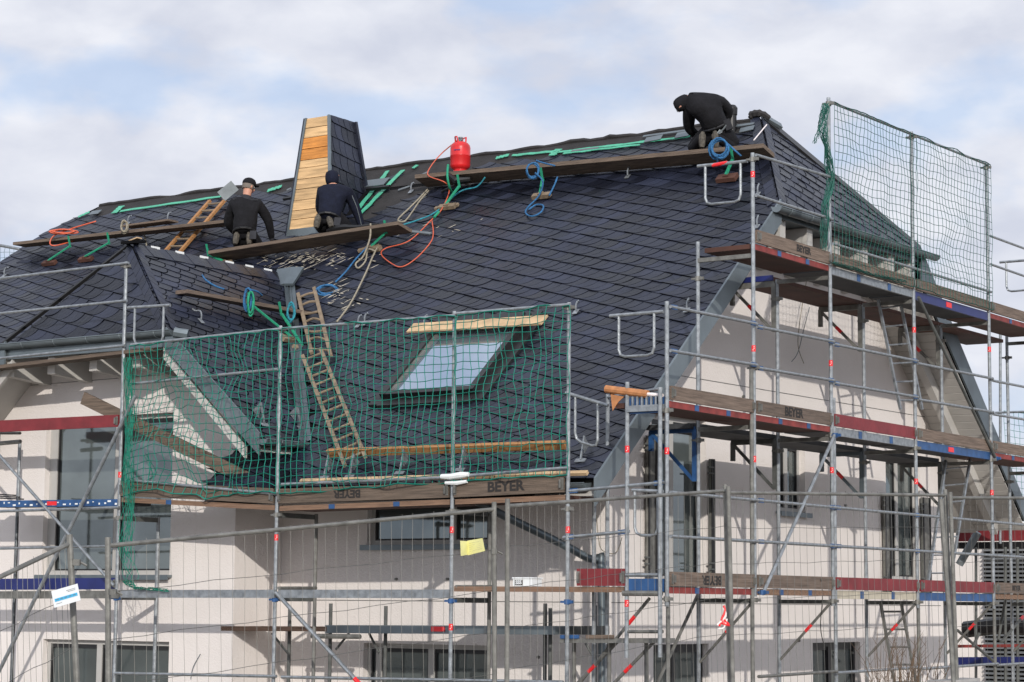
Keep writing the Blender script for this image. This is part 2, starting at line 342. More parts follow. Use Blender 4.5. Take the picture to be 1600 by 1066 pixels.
# ---- slates: one mesh per slope, every slate a thin tilted plate
def clip(poly, cl):
    for i in range(len(cl)):
        a, b = cl[i], cl[(i+1) % len(cl)]; n = (-(b[1]-a[1]), b[0]-a[0]); o_ = []
        for k in range(len(poly)):
            p, q = poly[k], poly[(k+1) % len(poly)]
            dp = (p[0]-a[0])*n[0]+(p[1]-a[1])*n[1]; dq = (q[0]-a[0])*n[0]+(q[1]-a[1])*n[1]
            if dp >= 0: o_.append(p)
            if (dp >= 0) != (dq >= 0):
                t_ = dp/(dp-dq); o_.append((p[0]+(q[0]-p[0])*t_, p[1]+(q[1]-p[1])*t_))
        poly = o_
        if len(poly) < 3: return []
    return poly
def slates(name, org, ux, uy, outline, ang, w, h, D, parent, skip=None, pw=2.0, gap=.012, gs_=.015, matn='slate', seed=1, rect=False, lift0=.016):
    """ux: along the eaves, uy: up the slope (unit, in plane); outline: convex ccw polygon in (ux,uy)"""
    rn = random.Random(seed); org, ux, uy = V(org), V(ux), V(uy); nn = ux.cross(uy).normalized(); m = MB()
    ca, sa = math.cos(ang), math.sin(ang)
    st = [(ca*p[0]+sa*p[1], -sa*p[0]+ca*p[1]) for p in outline]
    s0, s1 = min(p[0] for p in st), max(p[0] for p in st); t0, t1 = min(p[1] for p in st), max(p[1] for p in st)
    i = 0; tv = t0-h
    while tv < t1+h:
        sv = s0-w-D-rn.random()*w
        hh = h*(1+.0*rn.random())
        while sv < s1+w:
            ww = w*(.82+.36*rn.random()); jy = .010*rn.random()
            K = 6 if not rect else 1
            rc = []; lc = []
            for k in range(K+1):
                f_ = (k/K)**1.5; y = f_*(hh-gap); x = D*math.sqrt(max(0, 1-(1-f_)**2))
                rc.append((sv+ww-gs_+x, tv+y-jy*(1-f_))); lc.append((sv+x, tv+y-jy*(1-f_)))
            pl_ = rc+lc[::-1]
            # rounded lower right corner
            pq = [(ca*a-sa*b, sa*a+ca*b) for a, b in pl_]
            cen = (sum(a for a, b in pq)/len(pq), sum(b for a, b in pq)/len(pq))
            sv += ww
            if skip and skip(cen): continue
            c = clip(pq, outline)
            if len(c) < 3: continue
            ar = abs(sum(c[k][0]*c[(k+1) % len(c)][1]-c[(k+1) % len(c)][0]*c[k][1] for k in range(len(c))))/2
            if ar < .0008: continue
            # tilt: raised at the lower/right edge, random rock
            ta = .03+.045*rn.random(); tb = .03*(rn.random()-.3); l0 = lift0+.006*rn.random()
            top = []
            for a, b in c:
                s_ = ca*(a-cen[0])+sa*(b-cen[1]); t_ = -sa*(a-cen[0])+ca*(b-cen[1])
                top.append(org+ux*a+uy*b+nn*(l0+ta*(-t_)+tb*s_+.004))
            m.rv = rn.random()
            n_ = len(top); bot = [p-nn*.011 for p in top]
            m.add(top+bot, [list(range(n_))]+[(k, n_+k, n_+(k+1) % n_, (k+1) % n_) for k in range(n_)])
        tv += h; i += 1
    return m.build(name, matn, parent, origin=org)
UY = V((0, 1, S)).normalized()
def s_of(y): return (y-.3)*NML
RL = s_of(6.75)
def mskip(c):
    x = c[0]; y = .3+c[1]/NML
    if y > 6.47+.10*noise.noise(V((x*.7, 0, 0))): return True            # bare membrane below the ridge
    if -8.75 < x < -7.2 and y > 5.35+ (x+8.75)*.62: return True           # bare patch right of the chimney
    if -9.98 < x < -8.95 and y > 5.25: return True                        # chimney
    if -5.2 < x < -3.7 and 1.55 < y < 2.93: return True                   # roof window
    zw_ = WZ-WS*abs(x-WX)
    if zw_ > zmain(y)-.08 and y > .0 and (x < -7.1 or y > 1.) : return True
    if x < -7.1 and y < 2: return True
    return False
out_main = [(-17.6, s_of(2)), (-7.1, 0-.05), (-1.08, 0-.05), (-1.08, s_of(4.78)), (-2.4, RL), (-15.6, RL), (-16.35, s_of(6.14)), (-16.7, s_of(5.43)), (-17.3, s_of(4.2))]
slates('slates', (0, .3, 3.44), (1, 0, 0), UY, out_main, math.radians(-22), .178, .216, .19, roof, mskip, pw=2.1)
def face_slates(A, B, C_, ang, w, h, D, seed, **k):   # triangle / polygon: A eaves start, B eaves end, rest up
    ux = (V(B)-V(A)).normalized(); n = ux.cross(V(C_[0])-V(A)).normalized(); uy = n.cross(ux).normalized()
    pts = [(0, -.05), ((V(B)-V(A)).length, -.05)]+[((V(c)-V(A)).dot(ux), (V(c)-V(A)).dot(uy)) for c in C_]
    slates('slates', A, ux, uy, pts, ang, w, h, D, roof, seed=seed, **k)
face_slates(E1, E2, [R0], math.radians(-20), .20, .22, .16, 2)
face_slates(WH0, WH1, [WA], math.radians(-17), .24, .21, .22, 3, pw=2.4)
# wing right slope (rounded scales) : ux along +Y, uy up towards the ridge (-X,+Z)
uxw = V((0, 1, 0)); uyw = V((-1, 0, WS)).normalized(); orgw = V((WEX, .14, WZ-WS*(WEX-WX)))
def sw_(x): return (WEX-x)*math.hypot(1, WS)
outw = [(0, -.04), (yv-.14+.05, 0), (4.31-.14, sw_(WX)), (1.0-.14, sw_(WX)), (.0, sw_(-7.64))]
slates('slates', orgw, uxw, uyw, outw, math.radians(-16), .26, .165, .15, roof, pw=3.6, gap=.015, gs_=.02, seed=4)
# the far left wing slope and back slope get plain boarding only (never seen)
# ridge capping of the wing: row of slates along ridge + white underlay tabs
m = MB()
for k in range(16):
    y = 1.05+k*.205; m.rv = random.random()
    m.obox((WX+.10, y+.1, WZ-.055+.006*(k % 2)), V((1, 0, -WS)).normalized()*.13, V((0, .112, 0)), V((WS, 0, 1)).normalized()*.006)
m.build('ridge_slates', 'slate', roof)
for q in ((241, 399), (279, 407), (317, 413), (357, 421), (388, 427), (417, 433)):
    p = P(q[0], q[1], (1, 0, 0), WX); m = MB(); m.obox((WX+.02, p.y, WZ+.03), (.006, 0, 0), (0, .085, .0), (0, .0, .022)); m.build('flashing_tab', 'white', roof)
m = MB(); m.obox(V(WA)+V((.03, 0, .05)), (.11, 0, 0), (0, .14, .02), (0, 0, .02)); m.build('hip_cap', 'underlay', roof)
m = MB(); m.obox(V(WA)+V((.03, .02, .085)), (.09, 0, 0.02), (0, .05, .0), (0, 0, .008)); m.build('hip_cap', 'plywood', roof)
# hip lines: overlapping chevron slates along the two visible hips
def hipline(a, b, n1, n2, n, wd=.14):
    a, b = V(a), V(b); d = (b-a); m = MB()
    for k in range(n):
        p = a+d*((k+.5)/n); dn = d.normalized()
        for nn_ in (n1, n2):
            nn_ = V(nn_).normalized(); sd = dn.cross(nn_).normalized()
            if (nn_ is not None) and sd.dot(V(n2 if nn_ == V(n1).normalized() else n1)) > 0: sd = -sd
            m.rv = random.random(); q = p+sd*wd*.5+nn_*.035
            m.obox(q, dn*d.length/n*.47+sd*.0, sd*wd*.5-dn*.05, nn_*.005)
    return m.build('hip_slates', 'slate', roof)
nh = (V(E2)-V(E1)).cross(V(R0)-V(E1)); nh = nh if nh.z > 0 else -nh
hipline(E1, R0, NM, nh, 17)
nwh = (V(WH1)-V(WH0)).cross(V(WA)-V(WH0)); nwh = nwh if nwh.z > 0 else -nwh
hipline(WH1, WA, NW, nwh, 13, .12)
m = MB(); m.beam(V(R0)+V((0.02, .04, .02)), V(E2)+V((-.02, 0.06, .02)), .20, .05, nh); m.build('hip_edge', 'framedark', roof)
m = MB(); m.beam(V(WH0)+V((-.1, 0, .03)), V(WA)+V((-.05, 0, .02)), .035, .05, nwh); m.build('hip_edge', 'framedark', roof)
# membrane band under the ridge and bare patch
m = MB()
def strip(m, pts_lo, pts_hi, off):
    lo = [V((x, y, zmain(y)))+NU*off for x, y in pts_lo]; hi = [V((x, y, zmain(y)))+NU*off for x, y in pts_hi]
    for i in range(len(lo)-1): m.poly([lo[i], lo[i+1], hi[i+1], hi[i]])
xs_ = [-15.6+13.2*i/40 for i in range(41)]
strip(m, [(x, 6.2) for x in xs_], [(x, 6.75) for x in xs_], .010)
strip(m, [(-8.95, 5.1), (-8.2, 5.25), (-7.2, 6.1)], [(-8.95, 6.12), (-8.2, 6.12), (-7.15, 6.12)], .012)
m.tube([V((x, 6.74+.015*math.sin(x*3), 8.965+.05*noise.noise(V((x*1.7, 3, 0)))+.02*noise.noise(V((x*6, 3, 0))))) for x in [-15.6+13.2*i/110 for i in range(111)]], .04, 6)
m.build('underlay_membrane', 'membrane', roof)
def tapes(lst):
    for a, b, wd in lst:
        A, B = RP(*a, .045), RP(*b, .045); m = MB(); n = 8; d = (B-A); sd = NU.cross(d).normalized()
        pts = [A+d*(i/n)+sd*.008*math.sin(i*2.1+a[0]) for i in range(n+1)]
        for i in range(n): m.obox((pts[i]+pts[i+1])/2, (pts[i+1]-pts[i])/2, sd*wd*.30*(1+.15*math.sin(i*3+a[1])), NU*.004)
        m.build('sealing_tape', 'tape', roof)
tapes([((188, 330), (345, 307), .10), ((178, 333), (190, 322), .22), ((122, 339), (140, 331), .12), ((418, 298), (440, 291), .17), ((557, 330), (606, 267), .14), ((560, 337), (629, 266), .14),
       ((775, 247), (795, 242), .13), ((800, 243), (870, 236), .10), ((862, 243), (873, 233), .22), ((870, 238), (1078, 213), .09), ((645, 263), (652, 258), .12), ((880, 240), (1000, 226), .07)])
# light scraps / metal ridge pieces
for (a, b, wd) in (((1008, 219), (1034, 214), .14), ((1056, 212), (1078, 208), .16), ((1005, 213), (1078, 203), .05), ((1142, 198), (1178, 193), .06), ((1156, 204), (1178, 199), .13), ((141, 333), (156, 331), .13)):
    A, B = RP(*a, .06), RP(*b, .06); m = MB(); m.beam(A, B, wd, .008, NU); m.build('ridge_batten_plate', 'zinc', roof)
for a, b in (((622, 297), (640, 291)), ((655, 275), (670, 268)), ((660, 287), (668, 283)), ((448, 297), (455, 294)), ((893, 236), (935, 231))):
    A, B = RP(*a, .05), RP(*b, .05); m = MB(); m.beam(A, B, .05, .006, NU); m.build('loose_patch', 'lead', roof)
m = MB(); A = RP(567, 288, .06); m.obox(A+V((.15, 0, 0)), (.33, 0, 0), UY*.11, NU*.006); m.build('lead_sheet', 'zinc', roof)
m = MB(); pts = spline([V(R0)+V((-.15, 0, .02)), V(R0)+V((-.08, -.05, .06)), V(R0)+V((.06, -.05, .05)), V(R0)+V((.16, 0, -.02))], 4)
m.tube(pts, [.03, .05, .04, .07, .05, .06, .05, .06, .04, .05, .04, .04, .03][:len(pts)], 6); m.build('membrane_bundle', 'membrane', roof)
m = MB(); m.beam(V(R0)+V((.04, .08, .03)), V(R0)+V((.17, .33, -.08)), .12, .04, nh); m.build('hip_ridge_plate', 'zinc', roof)
m = MB(); m.tube([RP(1178, 219, .3), RP(1198, 195, .12)], .009, 5); m.build('pull_cord', 'stickerwhite', roof)
# white lime scars on the slates (left over mortar)
m = MB(); rn = random.Random(5)
for k in range(190):
    px = rn.gauss(470, 45); py = 407+(px-470)*-.06+rn.gauss(0, 8)
    if k > 140: px = rn.gauss(530, 13); py = 440+(k-140)*1.2+rn.gauss(0, 6)
    if k > 175: px = rn.uniform(620, 760); py = rn.uniform(340, 370)
    if px < 395: continue
    A = RP(px, py, .048); an = math.radians(-22 if rn.random() < .3 else 42); d = V((1, 0, 0))*math.cos(an)+UY*math.sin(an)
    l = rn.uniform(.012, .10); sd = NU.cross(d); n = 7; wf = rn.uniform(.35, 1.)
    m.poly([A+d*l*math.cos(6.28*i/n)*rn.uniform(.5, 1.2)+sd*.010*wf*math.sin(6.28*i/n)*rn.uniform(.5, 1.5) for i in range(n)])
tag(m.build('mortar_splash', 'lime', roof), kind='stuff')
# valley flashing
va, vb = V((WX, 4.31, WZ)), V(zw(WEX, yv))
m = MB(); vd = (vb-va).normalized()
for (nn_, sg) in ((NU, 1), (NWU, -1)):
    sd = vd.cross(nn_).normalized()
    if sd.dot(V((1, 0, 0)) if sg == 1 else V((-1, -.2, 0))) < 0: sd = -sd
    wd = .13 if sg == 1 else .10
    a, b = va+nn_*.05, vb+nn_*.05+vd*.12; m.poly([a, b, b+sd*wd, a+sd*wd]); m.beam(a+sd*wd*.5+nn_*.01, b+sd*wd*.5+nn_*.01, .012, .02, nn_)
m.build('valley_flashing', 'zincdark', roof)
m = MB(); a = va+V((.12, -.02, .03)); m.prism([a+V((-.16, -.14, .03)), a+V((.10, -.1, .05)), a+V((.20, -.40, -.25)), a+V((-.0, -.42, -.29))], V((0, -.02, .03))); m.prism([a+V((.10, -.1, .05)), a+V((.24, 0, .05)), a+V((.32, -.33, -.25)), a+V((.20, -.40, -.25))], V((0, -.02, .03)))
m.build('saddle_flashing', 'zincdark', roof)
# verge fascias, soffits
def fascia(a, b, name='verge_trim', h=.26, x=0., th=.03, cap=True, mt='zinc'):
    a, b = V(a), V(b); m = MB(); m.prism([a+V((0, 0, .05)), b+V((0, 0, .05)), b+V((0, 0, -h)), a+V((0, 0, -h))], V((th, 0, 0)) if x == 0 else V((0, -th, 0)))
    return m.build(name, mt, roof)
fascia((-1.085, .22, 3.37), (-1.085, 4.80, zmain(4.80)), h=.27)
m = MB(); m.prism([(-1.085, 9.3, 7.33), (-1.085, 13.5, 3.5), (-1.085, 13.5, 3.2), (-1.085, 9.3, 6.8)], (.03, 0, 0)); m.build('verge_trim', 'zincdark', roof)
fascia((-7.66, .15, 5.5), (-6.0, .15, 4.05), h=.23, x=1)
m = MB()   # fascia return of wing hip and whitish barge board set back
a, b = V((-7.75, .19, 5.3)), V((-6.3, .19, 3.95))
m.prism([a, b, b+V((0, 0, -.15)), a+V((0, 0, -.15))], (0, .05, 0)); m.build('barge_board', 'whitepaint', roof)
m = MB(); a, b = V((-10.6, .19, 5.3)), V((-12.1, .19, 3.95)); m.prism([a, b, b+V((0, 0, -.15)), a+V((0, 0, -.15))], (0, .05, 0)); m.build('barge_board', 'whitepaint', roof)
fascia((-10.68, .15, 5.5), (-12.34, .15, 4.05), h=.27, x=1)
m = MB(); m.prism([(-12.3, .2, 3.87), (-12.3, 1.6, 3.87), (-10.7, 1.6, 5.32), (-10.7, .2, 5.32)], (0, 0, .02)); m.build('soffit', 'whitepaint', roof)
m = MB(); m.poly([(-11.6, YWF-.002, 4.7), (-10.5, YWF-.002, 4.7), (-10.5, YWF-.002, 5.45)]); m.build('wing_wall', 'wall', house)
def soffit(pts, name='soffit', mt='whitepaint'):
    m = MB(); m.prism(pts, (0, 0, .02)); return m.build(name, mt, roof)
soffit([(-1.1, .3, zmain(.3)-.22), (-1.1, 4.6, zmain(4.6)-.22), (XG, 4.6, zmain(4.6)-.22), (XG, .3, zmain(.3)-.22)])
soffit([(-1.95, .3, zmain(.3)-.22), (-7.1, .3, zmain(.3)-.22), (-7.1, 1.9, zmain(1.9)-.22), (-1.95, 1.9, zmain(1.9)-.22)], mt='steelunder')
# rear verge soffit built of narrow boards
m = MB(); A = V((0, 9.35, 6.72)); B = V((0, 13.4, 3.24)); n = 34
for k in range(n):
    p = A+(B-A)*(k/n); q = A+(B-A)*((k+.9)/n); m.rv = random.random()
    m.prism([(-1.1, p.y, p.z), (XG, p.y, p.z), (XG, q.y, q.z), (-1.1, q.y, q.z)], (0, 0, .02))
m.build('soffit_boards', 'whitepaint', roof)
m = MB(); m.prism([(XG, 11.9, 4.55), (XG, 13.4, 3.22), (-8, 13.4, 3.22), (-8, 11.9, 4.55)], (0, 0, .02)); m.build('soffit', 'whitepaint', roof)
m = MB(); m.prism([(-1.5, 9.3, 6.75), (-1.5, 13.2, 3.41), (-1.5, 13.2, 3.18), (-1.5, 9.3, 6.52)], (-.12, 0, 0)); m.build('rafter', 'whitepaint', roof)
soffit([(WEX, .15, 3.87), (WEX, 1.6, 3.87), (-7.1, 1.6, 3.87+.97), (-7.1, .15, 3.87+.97)])
soffit([(-7.1, .2, 4.85), (-7.1, YWF, 4.85), (-7.8, YWF, 5.38), (-7.7, .2, 5.38)])
# hip eaves: soffit plate dark, fascia, gutters, rafter tails
m = MB(); m.box((-1.95, 4.8, 7.12), (-1.12, 9.3, 7.15)); m.box((-1.14, 4.8, 7.10), (-1.10, 9.35, 7.22)); m.build('eaves_board', 'zincdark', roof)
m = MB(); m.box((-10.75, .22, 5.36), (-7.6, .95, 5.40)); m.box((-10.75, .18, 5.30), (-7.6, .22, 5.47)); m.build('eaves_board', 'zinc', roof)
def gutter(a, b, up=(0, 0, 1), name='gutter', r=.075, cl=True):
    a, b = V(a), V(b); d = (b-a).normalized(); sd = d.cross(UP).normalized(); m = MB(); n = 10; ring = []
    for e, s_ in ((a, 0), (b, 0)):
        for k in range(n+1):
            an = math.pi*k/n; m.v.append(e+sd*math.cos(an)*r-UP*math.sin(an)*r)
        for k in range(n+1):
            an = math.pi*k/n; m.v.append(e+sd*math.cos(an)*(r-.006)-UP*math.sin(an)*(r-.006))
    for k in range(n): m.face([k, k+1, 2*n+2+k+1, 2*n+2+k]); m.face([n+1+k, n+2+k, 3*n+3+k+1, 3*n+3+k])
    for e, o_ in ((a, 0), (b, 2*n+2)): m.face([o_+k for k in range(n+1)])
    m.tube([a+sd*r, b+sd*r], .010, 6); m.tube([a-sd*r, b-sd*r], .008, 6)
    g_ = m.build(name, 'zinc', roof, smooth=False)
    l = (b-a).length; k = .3
    while k < l:
        m = MB(); c = a+d*k; m.tube([c+sd*math.cos(math.pi*i/8)*(r+.004)-UP*math.sin(math.pi*i/8)*(r+.004) for i in range(9)], .007, 4); k += .62; m.build('gutter_bracket', 'zinc', g_)
gutter((-11.2, .12, 5.50), (-7.52, .12, 5.50)); gutter((-1.0, 4.55, 7.20), (-1.0, 9.7, 7.24)); gutter((-1.18, .24, 3.36), (-6.9, .24, 3.36)); gutter((-5.93, .1, 4.02), (-5.93, 1.35, 4.02))
m = MB(); m.tube([(-7.5, .12, 5.47), (-7.35, .22, 5.44)], .07, 8); m.build('gutter_return', 'zinc', roof)
for y in (4.95, 5.75, 6.6, 7.5, 8.4, 9.1):
    m = MB(); m.prism([(XG, y, 7.11), (-1.16, y, 7.11), (-1.16, y, 6.78), (-1.3, y, 6.70), (XG, y, 6.60)], (0, .16, 0)); m.build('rafter_tail', 'whitepaint', roof)
for x in (-10.75, -9.95, -9.15, -8.35, -7.75):
    m = MB(); m.prism([(x, YWF, 5.36), (x, .24, 5.36), (x, .24, 5.06), (x, YWF, 5.0)], (.14, 0, 0)); m.build('rafter_tail', 'whitepaint', roof)
m = MB(); m.box((-7.78, .3, 5.05), (-7.45, .9, 5.3)); m.build('rafter_tail', 'whitepaint', roof)
# batten and board lying at the foot of the main roof
m = MB(); m.tube(spline([(-2.9, .28, 3.27), (-2.75, .6, 3.1), (-2.1, 1.7, 2.55), (-1.98, 1.82, 2.3), (-1.98, 1.82, -.9)], 5), .05, 10); m.build('downpipe', 'zincdark', house, smooth=True)
# chimney
ch = MB(); y0, x0 = 5.3, -9.94
c0 = [(-9.98, 5.27, 7.6), (-9.10, 5.27, 7.6), (-9.10, 6.35, 7.6), (-9.98, 6.35, 7.6)]; c1 = [(-9.78, 5.45, 9.60), (-9.32, 5.45, 9.60), (-9.32, 6.05, 9.60), (-9.78, 6.05, 9.60)]
ch.add(c0+c1, [(0, 1, 5, 4), (1, 2, 6, 5), (2, 3, 7, 6), (3, 0, 4, 7), (4, 5, 6, 7)]); chim = ch.build('chimney', 'underlay', house)
c0 = [V(p) for p in c0]; c1 = [V(p) for p in c1]
m = MB(); fr_ = [0, .09, .17, .26, .36, .45, .55, .62, .72, .82, .91, 1.]
nf = (c0[1]-c0[0]).cross(c1[0]-c0[0]).normalized()
if nf.y > 0: nf = -nf
for k in range(11):
    m.rv = [.75, .5, .7, .35, .6, .65, .7, .15, .05, .85, .55][k]
    a = .1+.9*fr_[k]; b = .1+.9*fr_[k+1]-.005
    q = [c0[0].lerp(c1[0], a), c0[1].lerp(c1[1], a), c0[1].lerp(c1[1], b), c0[0].lerp(c1[0], b)]
    bm_ = MB(); bm_.rv = m.rv; bm_.prism([p+nf*.002 for p in q], nf*(.020+.006*(k % 3)/2))
    bd_ = bm_.build('cladding_board', 'orangeboard' if k in (7, 8) else 'newwood', chim)
m = MB()
for k in (0, 1): m.beam(c0[k]+nf*.02, c1[k]+nf*.02, .035, .05, nf)
q = [c0[0], c0[1], c0[1].lerp(c1[1], .1), c0[0].lerp(c1[0], .1)]; m.prism([p+nf*.03 for p in q], nf*.01); m.build('corner_trim', 'zinc', chim)
a = c0[1]; ux = (c0[2]-a).normalized(); nr = ux.cross(c1[1]-a).normalized(); uy = nr.cross(ux).normalized()
pts = [(0, 0), ((c0[2]-a).length, 0), ((c1[2]-a).dot(ux), (c1[2]-a).dot(uy)), ((c1[1]-a).dot(ux), (c1[1]-a).dot(uy))]
slates('slate_cladding', a, ux, uy, pts, math.radians(-8), .17, .24, -.09, chim, seed=9, pw=.8)
m = MB(); m.beam(c0[0]+V((-.04, .03, 0)), c1[0]+V((-.04, .03, 0)), .05, .1); m.beam(c0[2]+V((.03, 0, 0)), c1[2]+V((.03, 0, 0)), .06, .05); m.build('slate_edge', 'slate', chim)
m = MB(); p = PY(1143, 215, 6.5); m.lathe((p.x, 6.5, 8.45), [(0.075, 0), (.075, .55), (.085, .56), (.09, .66), (.06, .70), (0, .71)], 16); m.build('vent_pipe', 'blacksteel', roof, smooth=False)
m = MB(); A = RP(573, 296, .12); m.beam(A, RP(609, 292, .12), .05, .05, NU); A = RP(443, 311, .1); m.beam(A, RP(456, 309, .1), .05, .04, NU); m.build('chimney_bracket', 'blacksteel', roof)
# roof window
wx0, wx1, s0, s1 = -5.18, -3.70, s_of(1.60), s_of(2.90)
O = V((0, .3, 3.44))
def RS(x, s_, off=0): return O+V((x, 0, 0))+UY*s_+NU*off
def rbox(m, xa, xb, sa, sb, o0, o1): m.obox(RS((xa+xb)/2, (sa+sb)/2, (o0+o1)/2), V(((xb-xa)/2, 0, 0)), UY*(sb-sa)/2, NU*(o1-o0)/2)
m = MB(); f_ = .085
rbox(m, wx0, wx0+f_, s0, s1, 0, .15); rbox(m, wx1-f_, wx1, s0, s1, 0, .15); rbox(m, wx0+f_, wx1-f_, s0, s0+f_, 0, .145); rbox(m, wx0+f_, wx1-f_, s1-.2, s1, 0, .17)
rbox(m, wx0-.16, wx0, s0-.1, s1+.1, .01, .06); rbox(m, wx1, wx1+.16, s0-.1, s1+.1, .01, .06); rbox(m, wx0, wx1, s0-.14, s0, .01, .07); rbox(m, wx0-.1, wx1+.1, s1, s1+.12, .01, .09)
rw = m.build('roof_window', 'framedark', roof)
m = MB(); rbox(m, wx0+f_, wx1-f_, s0+f_, s1-.2, .06, .085); m.build('pane', 'glassroof', rw)
m = MB(); rbox(m, wx0+f_, wx0+f_+.05, s0+f_, s1-.2, .086, .12); rbox(m, wx0+f_, wx1-f_, s1-.24, s1-.2, .086, .13); rbox(m, wx1-f_-.03, wx1-f_, s0+f_, s1-.2, .086, .11); m.build('sash', 'galvold', rw)
# small roof hooks
hk = [(12, 424), (205, 343), (267, 338), (308, 492), (905, 478), (1078, 475), (1188, 295), (647, 292), (565, 500), (668, 500), (848, 262), (985, 268), (913, 262), (1187, 345), (575, 497)]
for x, y in hk:
    on_w = (x, y) == (308, 492)
    A = (WP if on_w else RP)(x, y, .05); n_ = NWU if on_w else NU; u_ = uyw if on_w else UY
    sd = V((1, 0, 0)) if not on_w else V((0, 1, 0))
    m = MB(); m.tube(spline([A-u_*.10, A-u_*.06+n_*.05, A+n_*.07, A+u_*.05+n_*.03-sd*.02, A+u_*.09+n_*.03-sd*.05], 3), .011, 5); m.obox(A-u_*.12-n_*.012, sd*.035, u_*.05, n_*.003); m.build('roof_hook', 'galv', roof)
# snow-guard / ladder hooks near the eaves, triangular
for x, y, W_ in ((404, 652, 1), (461, 657, 1), (515, 735, 0), (555, 733, 0), (633, 727, 0), (727, 722, 0), (915, 707, 0)):
    A = (WP if W_ else RP)(x, y, .05); n_ = NWU if W_ else NU; u_ = uyw if W_ else UY; sd = V((0, 1, 0)) if W_ else V((1, 0, 0))
    m = MB(); m.prism([A-u_*.02-sd*.012, A+u_*.13-sd*.012+n_*.01, A+u_*.10-sd*.012+n_*.17], sd*.008); m.beam(A-u_*.14, A+u_*.10+n_*.16, .02, .02, n_); m.obox(A-u_*.15, sd*.07, u_*.03, n_*.003)
    m.build('ladder_hook', 'galv', roof)
m = MB()
for x, y in ((860, 660), (812, 655)): pass
# ================================================================ SCAFFOLDING
YP = [0, 2.02, 4.07, 6.62, 9.27, 11.85]
gs = thing('scaffold', 'tall galvanised tube scaffold along the gable wall, right half of the photo', 'scaffold', (0, 5, -.9))
fs = thing('scaffold', 'galvanised tube scaffold along the front wall, under the two window bays at left', 'scaffold', (-4, 0, -.9))
GB = -.9
def pole(par, a, b, r=.0245, mt='galv', name='upright'):
    m = MB(); m.tube([a, b], r, 10); return m.build(name, mt, par, smooth=False, origin=a)
def clampm(par, p, s_=.045, mt='galvold', name='clamp'):
    m = MB(); p = V(p); m.tube([p+V((0, 0, -.028)), p+V((0, 0, .028))], s_*.85, 8); m.obox(p+V((.05, -.01, 0)), (.03, 0, 0), (0, .018, 0), (0, 0, .018)); m.obox(p+V((-.045, -.02, 0)), (.03, 0, 0), (0, .012, 0), (0, 0, .012)); return m.build(name, mt, par, origin=p)
def stick(par, p, n_=.0262, h=.075):
    m = MB(); p = V(p); m.m('sticker'); m.tube([p-UP*h/2, p+UP*h/2], n_, 10, caps=False); m.m('stickerwhite')
    d = (V((CAM.x, CAM.y, 0))-V((p.x, p.y, 0))).normalized(); sd = V((-d.y, d.x, 0))
    for k in (-.018, .0, .018): m.obox(p+d*(n_+.001)+sd*(.006*math.copysign(1, k)) + UP*k, sd*.006, UP*.0035, d*.0015)
    return m.build('red_sticker', 'sticker', par, origin=p)
def at(p, z): return V((p[0], p[1], z))
# gable outer poles
for k, (top, low) in enumerate(((5.33, 1.98), (7.36, 2.1), (8.44, 2.0), (8.47, 1.98), (8.50, 1.98))):
    a = (0, YP[k]); pole(gs, at(a, top), at(a, low)); 
    off = (.0, -.06) if k in (1,) else ((.0, .07) if k == 2 else (.05, -.03))
    if k == 1: pole(gs, at((a[0], a[1]+off[1]), 4.85), at((a[0], a[1]+off[1]), GB), mt='galvold')
    elif k == 2: pole(gs, at((a[0], a[1]+off[1]), 4.6), at((a[0], a[1]+off[1]), GB))
    else: pole(gs, at((a[0]-.02, a[1]+.06), 2.05), at((a[0]-.02, a[1]+.06), GB), mt='galvold')
    clampm(gs, at(a, 2.06)); clampm(gs, at(a, 4.78 if k == 1 else 4.12))
    if k: clampm(gs, at(a, top-.08))
    for z in ((4.72-.1,) if k == 0 else ()): pass
pole(gs, (0, 11.85, 8.5), (0, 11.85, GB))
for k, tp in ((1, 6.35), (2, 6.15), (3, 6.12), (4, 6.12), (5, 6.3)):
    pole(gs, (-.75, YP[k], tp), (-.75, YP[k], GB), mt='galv'); clampm(gs, (-.75, YP[k], 3.95)); clampm(gs, (-.75, YP[k], 5.9))
for p in ((1174, 272), (1178, 545), (1181, 718), (1299, 568), (1300, 735), (1433, 517), (1435, 753), (1549, 547), (1552, 770)):
    q = PX(*p, 0); k = min(range(5), key=lambda i: abs(YP[i]-q.y)); stick(gs, (0, YP[k], q.z))
q = PY(981, 702, 0); stick(gs, (-.51, 0, q.z)); q = PX(1043, 705, 0); stick(gs, (0, 0, q.z)); q = PY(980, 943, 0); stick(gs, (-.51, 0, q.z))
# corner frame
pole(gs, (-.51, 0, PY(981, 597, 0).z), (-.51, 0, PY(980, 1028, 0).z)); pole(gs, (-.05, -.06, PY(1036, 606, 0).z), (-.05, -.06, PY(1035, 1027, 0).z))
pole(gs, (-1.22, .73, 4.42), (-1.22, .73, GB)); pole(gs, (-1.4, .73, 3.2), (-1.4, .73, GB))
m = MB(); m.tube([(-.51, 0, PY(981, 987, 0).z), (-.05, 0, PY(1036, 987, 0).z)], .02, 8); m.build('transom', 'galvold', gs)
m = MB(); m.tube([(-1.22, .73, 4.38), (-.05, -.03, 4.36)], .02, 8); m.build('transom', 'galv', gs)
m = MB()
for k in range(7): m.obox((-.43+k*.06, -.01, 4.24), (.011, 0, 0), (0, .012, 0), (0, 0, .05))
m.box((-.5, -.03, 4.12), (-.02, -.01, 4.19)); m.build('deck_end_plate', 'galv', gs)
m = MB(); m.box((-.5, .01, 4.1), (-.02, .03, 4.28)); m.build('deck_end_plate', 'bluepaint', gs)
m = MB(); m.box((-.49, .0, 2.14), (-.04, .02, 2.28)); m.build('deck_end_plate', 'bluepaint', gs)
